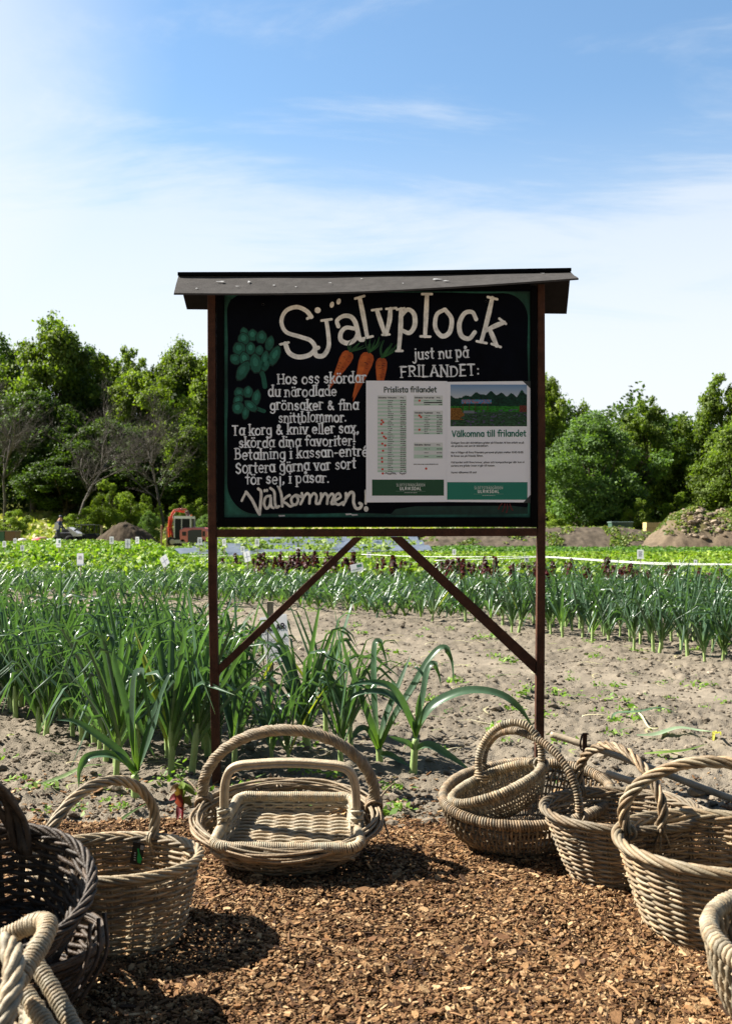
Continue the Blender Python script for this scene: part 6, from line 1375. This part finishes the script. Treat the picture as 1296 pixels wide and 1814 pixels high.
def person(label, loc):
    root = thing('person', label, 'person', loc)
    J = [(0, 0, .92), (0, .0, 1.12), (.06, .0, 1.34), (.10, -.02, 1.46), (.16, -.04, 1.60), (.17, -.04, 1.72),   # 0-5 spine, neck, head
         (.10, -.18, 1.40), (.20, -.22, 1.16), (.36, -.18, 1.02), (.10, .18, 1.40), (.20, .22, 1.16), (.36, .18, 1.02),   # arms
         (0, -.10, .88), (.06, -.11, .48), (-.02, -.12, .06), (.10, -.13, .02), (0, .10, .88), (.04, .11, .48), (-.04, .12, .06), (.08, .13, .02)]
    E = [(0, 1), (1, 2), (2, 3), (3, 4), (4, 5), (3, 6), (6, 7), (7, 8), (3, 9), (9, 10), (10, 11), (0, 12), (12, 13), (13, 14), (14, 15), (0, 16), (16, 17), (17, 18), (18, 19)]
    Rr = [.15, .14, .16, .08, .095, .07, .065, .05, .035, .065, .05, .035, .095, .065, .045, .04, .095, .065, .045, .04]
    me = bpy.data.meshes.new('body'); me.from_pydata(J, E, []); o = bpy.data.objects.new('body', me); COL.objects.link(o); o.parent = root
    sk = o.modifiers.new('skin', 'SKIN')
    for i, r_ in enumerate(Rr): me.skin_vertices[0].data[i].radius = (r_, r_*1.05)
    me.skin_vertices[0].data[0].use_root = True; ss = o.modifiers.new('sub', 'SUBSURF'); ss.levels = ss.render_levels = 2
    m = bpy.data.materials.new('worker_clothes'); m.use_nodes = True; t = m.node_tree; bs_ = t.nodes['Principled BSDF']; bs_.inputs['Roughness'].default_value = .8
    tcn = t.nodes.new('ShaderNodeTexCoord'); sp_ = t.nodes.new('ShaderNodeSeparateXYZ'); cr = t.nodes.new('ShaderNodeValToRGB'); mr = t.nodes.new('ShaderNodeMath'); mr.operation = 'DIVIDE'; mr.inputs[1].default_value = 2
    t.links.new(tcn.outputs['Object'], sp_.inputs[0]); t.links.new(sp_.outputs[2], mr.inputs[0]); t.links.new(mr.outputs[0], cr.inputs[0]); cr.color_ramp.interpolation = 'CONSTANT'
    el = cr.color_ramp.elements; el[0].position = 0; el[0].color = (.02, .018, .016, 1); el[1].position = .07; el[1].color = (.03, .035, .05, 1)
    for p_, c_ in ((.46, (.03, .045, .12, 1)), (.735, (.50, .29, .20, 1))): e = el.new(p_); e.color = c_
    t.links.new(cr.outputs[0], bs_.inputs['Base Color']); me.materials.append(m)
    mb = MB(); lathe(mb, [(.0, .105), (.05, .098), (.09, .06), (.105, .01), (.100, -.01)], 14, (.165, -.04, 1.715), 'z', (.02, .025, .05)); box(mb, (.20, -.10, 1.712), (.34, .02, 1.725), (.02, .025, .05)); mb.build('cap', M['plain'], root)
    mb = MB(); prism(mb, [(-.16, 1.0), (.10, 1.0), (.14, 1.36), (-.10, 1.40)], lambda x, y: np.array((x-.02, -.185, y)), lambda x, y: np.array((x-.02, -.155, y)), (.62, .64, .66)); mb.build('satchel', M['plain'], root, False)
    return root
person('worker in dark blue clothes and cap bending over the small dark loader', (b[0]-.15, Yw-1.1, .0))
# dark vehicle with a roll frame
Yv = 61.0; zx = lambda py: CAMZ-(py-HZ)/F*Yv; xx = lambda px: (px-CX)/F*Yv
b = np.array((xx(156), Yv, 0.0)); vh = thing('field_tractor', 'dark open tractor with a roof frame parked left of the soil heap', 'tractor', b)
mb = MB(); box(mb, (-.6, -.45, .4), (.6, .45, .75), (.02, .022, .022), bev=.06); mb.build('body', M['gloss'], vh, False); mb = MB()
for x in (-.52, .0, .52):
    for y in (-.42, .42): tube(mb, [(x, y, .7), (x, y, 1.25)], .03, 6, col=(.02, .02, .02))
mb.build('roll_frame', M['gloss'], vh); mb = MB(); box(mb, (-.62, -.52, 1.25), (.62, .52, 1.31), (.05, .055, .055), bev=.02); mb.build('roof', M['gloss'], vh, False)
for q in range(4): mb = MB(); lathe(mb, [(0, -.1), (.2, -.11), (.36, -.09), (.38, -.05), (.38, .05), (.36, .09), (0, .1)], 16, (-.45+.9*(q % 2), (-.52, .52)[q//2], .36), 'y'); mb.build('wheel', M['rubber'], vh)
# trailer whose wheel shows under the sign
b = np.array(((736-CX)/F*56, 56.0, 0.0)); tl = thing('farm_trailer', 'farm trailer with a grey hubbed wheel seen under the crossbar of the sign', 'trailer', b)
mb = MB(); lathe(mb, [(.17, -.10), (.27, -.12), (.31, -.06), (.31, .06), (.27, .11), (.1, .11)], 22, (0, 0, .34), 'y', (.12, .11, .10)); wh = mb.build('wheel', M['plain'], tl); mb = MB(); lathe(mb, [(0, -.07), (.05, -.08), (.07, -.05), (.15, -.05), (.17, -.10)], 18, (0, 0, .34), 'y', (.45, .44, .42)); mb.build('hub', M['plain'], wh)
mb = MB(); box(mb, (-1.6, -.1, .55), (.5, 1.2, .72), (.10, .05, .03), bev=.02); box(mb, (-1.6, -.1, .73), (-.2, -.05, 1.05), (.13, .06, .04)); mb.build('bed', M['plain'], tl, False)
# debris heap of sacks, green container, crates and bin
rg = np.random.default_rng(91)
for k, (px, py, w, h, c, lab) in enumerate(((66, 952, 22, 7, (.62, .10, .13), 'red plastic sack in the debris left of the loader'), (90, 952, 20, 7, (.70, .70, .72), 'white sack right of the red one'), (40, 950, 18, 6, (.66, .64, .60), 'pale sack beside the green container'), (72, 944, 24, 5, (.36, .22, .15), 'brown sack on top of the debris'), (98, 946, 16, 6, (.45, .20, .16), 'rust red sack behind the white one'))):
    Yd = 58+.3*k; mb = MB(); b = np.array(((px-CX)/F*Yd, Yd, 0)); hw, hh = w/2/F*Yd, h/F*Yd; lathe(mb, [(hw*.2, 0), (hw*.95, .05), (hw, hh*.5), (hw*.75, hh*.9), (hw*.2, hh*1.1), (0, hh*1.1)], 14, (0, 0, 0), 'z', c)
    V = mb.v[0]; V *= (1+.30*(fbm(V[:, 0]*4+k, V[:, 2]*6+V[:, 1]*3)[:, None])); V[:, 1] *= .7; o = mb.build('sack', M['plain']); o.location = (b[0], Yd, max(0, CAMZ-(py+h/2-HZ)/F*Yd)*.55); tag(o, lab, 'sack')
b = np.array(((14-CX)/F*60, 60.0, 0.0)); ct = thing('skip_container', 'green and rusty brown container at the left edge of the field', 'container', b)
mb = MB(); box(mb, (-.75, -.5, .05), (-.02, .5, .88), (.05, .13, .09), bev=.02); mb.build('green_half', M['plain'], ct, False); mb = MB(); box(mb, (.0, -.5, .05), (.62, .5, .88), (.17, .10, .06), bev=.02); mb.build('brown_half', M['plain'], ct, False); mb = MB(); box(mb, (-.78, -.53, .885), (.65, .53, .93), (.25, .22, .17)); mb.build('lid', M['plain'], ct, False)
b = np.array(((1098-CX)/F*63, 63.0, 0.9)); bn = thing('green_bin', 'dull green bin standing behind the earth bank right of the sign', 'bin', b)
mb = MB(); prism(mb, [(-.62, -.9), (.62, -.9), (.66, .5), (-.66, .5)], lambda x, y: np.array((x, -.5, y)), lambda x, y: np.array((x, .5, y)), (.05, .10, .07)); mb.build('body', M['plain'], bn, False); mb = MB(); box(mb, (-.70, -.55, .503), (.70, .55, .60), (.10, .15, .13), bev=.02); mb.build('lid', M['plain'], bn, False)
for k in range(2):
    b = np.array(((1155-CX)/F*62, 62.0, .78+.335*k)); cr = thing('wooden_crate', ('lower', 'upper')[k]+' yellow wooden crate stacked beside the rubble mound', 'crate', b, (0, 0, R(3*k)), 'stacked yellow crates'); c = (.62, .47, .20)
    if k == 0: mb = MB(); box(mb, (-.5, -.4, -.85), (.5, .4, -.003), (.3, .24, .14)); mb.build('pallet_base', M['wood'], cr, False)
    mb = MB(); box(mb, (-.46, -.36, .0), (.46, -.33, .15), c); box(mb, (-.46, -.36, .150), (.46, -.335, .32), c); mb.build('side_board', M['plain'], cr, False); mb = MB(); box(mb, (-.46, .33, .0), (.46, .36, .32), c); mb.build('side_board', M['plain'], cr, False)
    mb = MB(); box(mb, (-.50, -.36, .0), (-.463, .36, .325), c); mb.build('end_board', M['plain'], cr, False); mb = MB(); box(mb, (.463, -.36, .0), (.50, .36, .325), c); mb.build('end_board', M['plain'], cr, False)
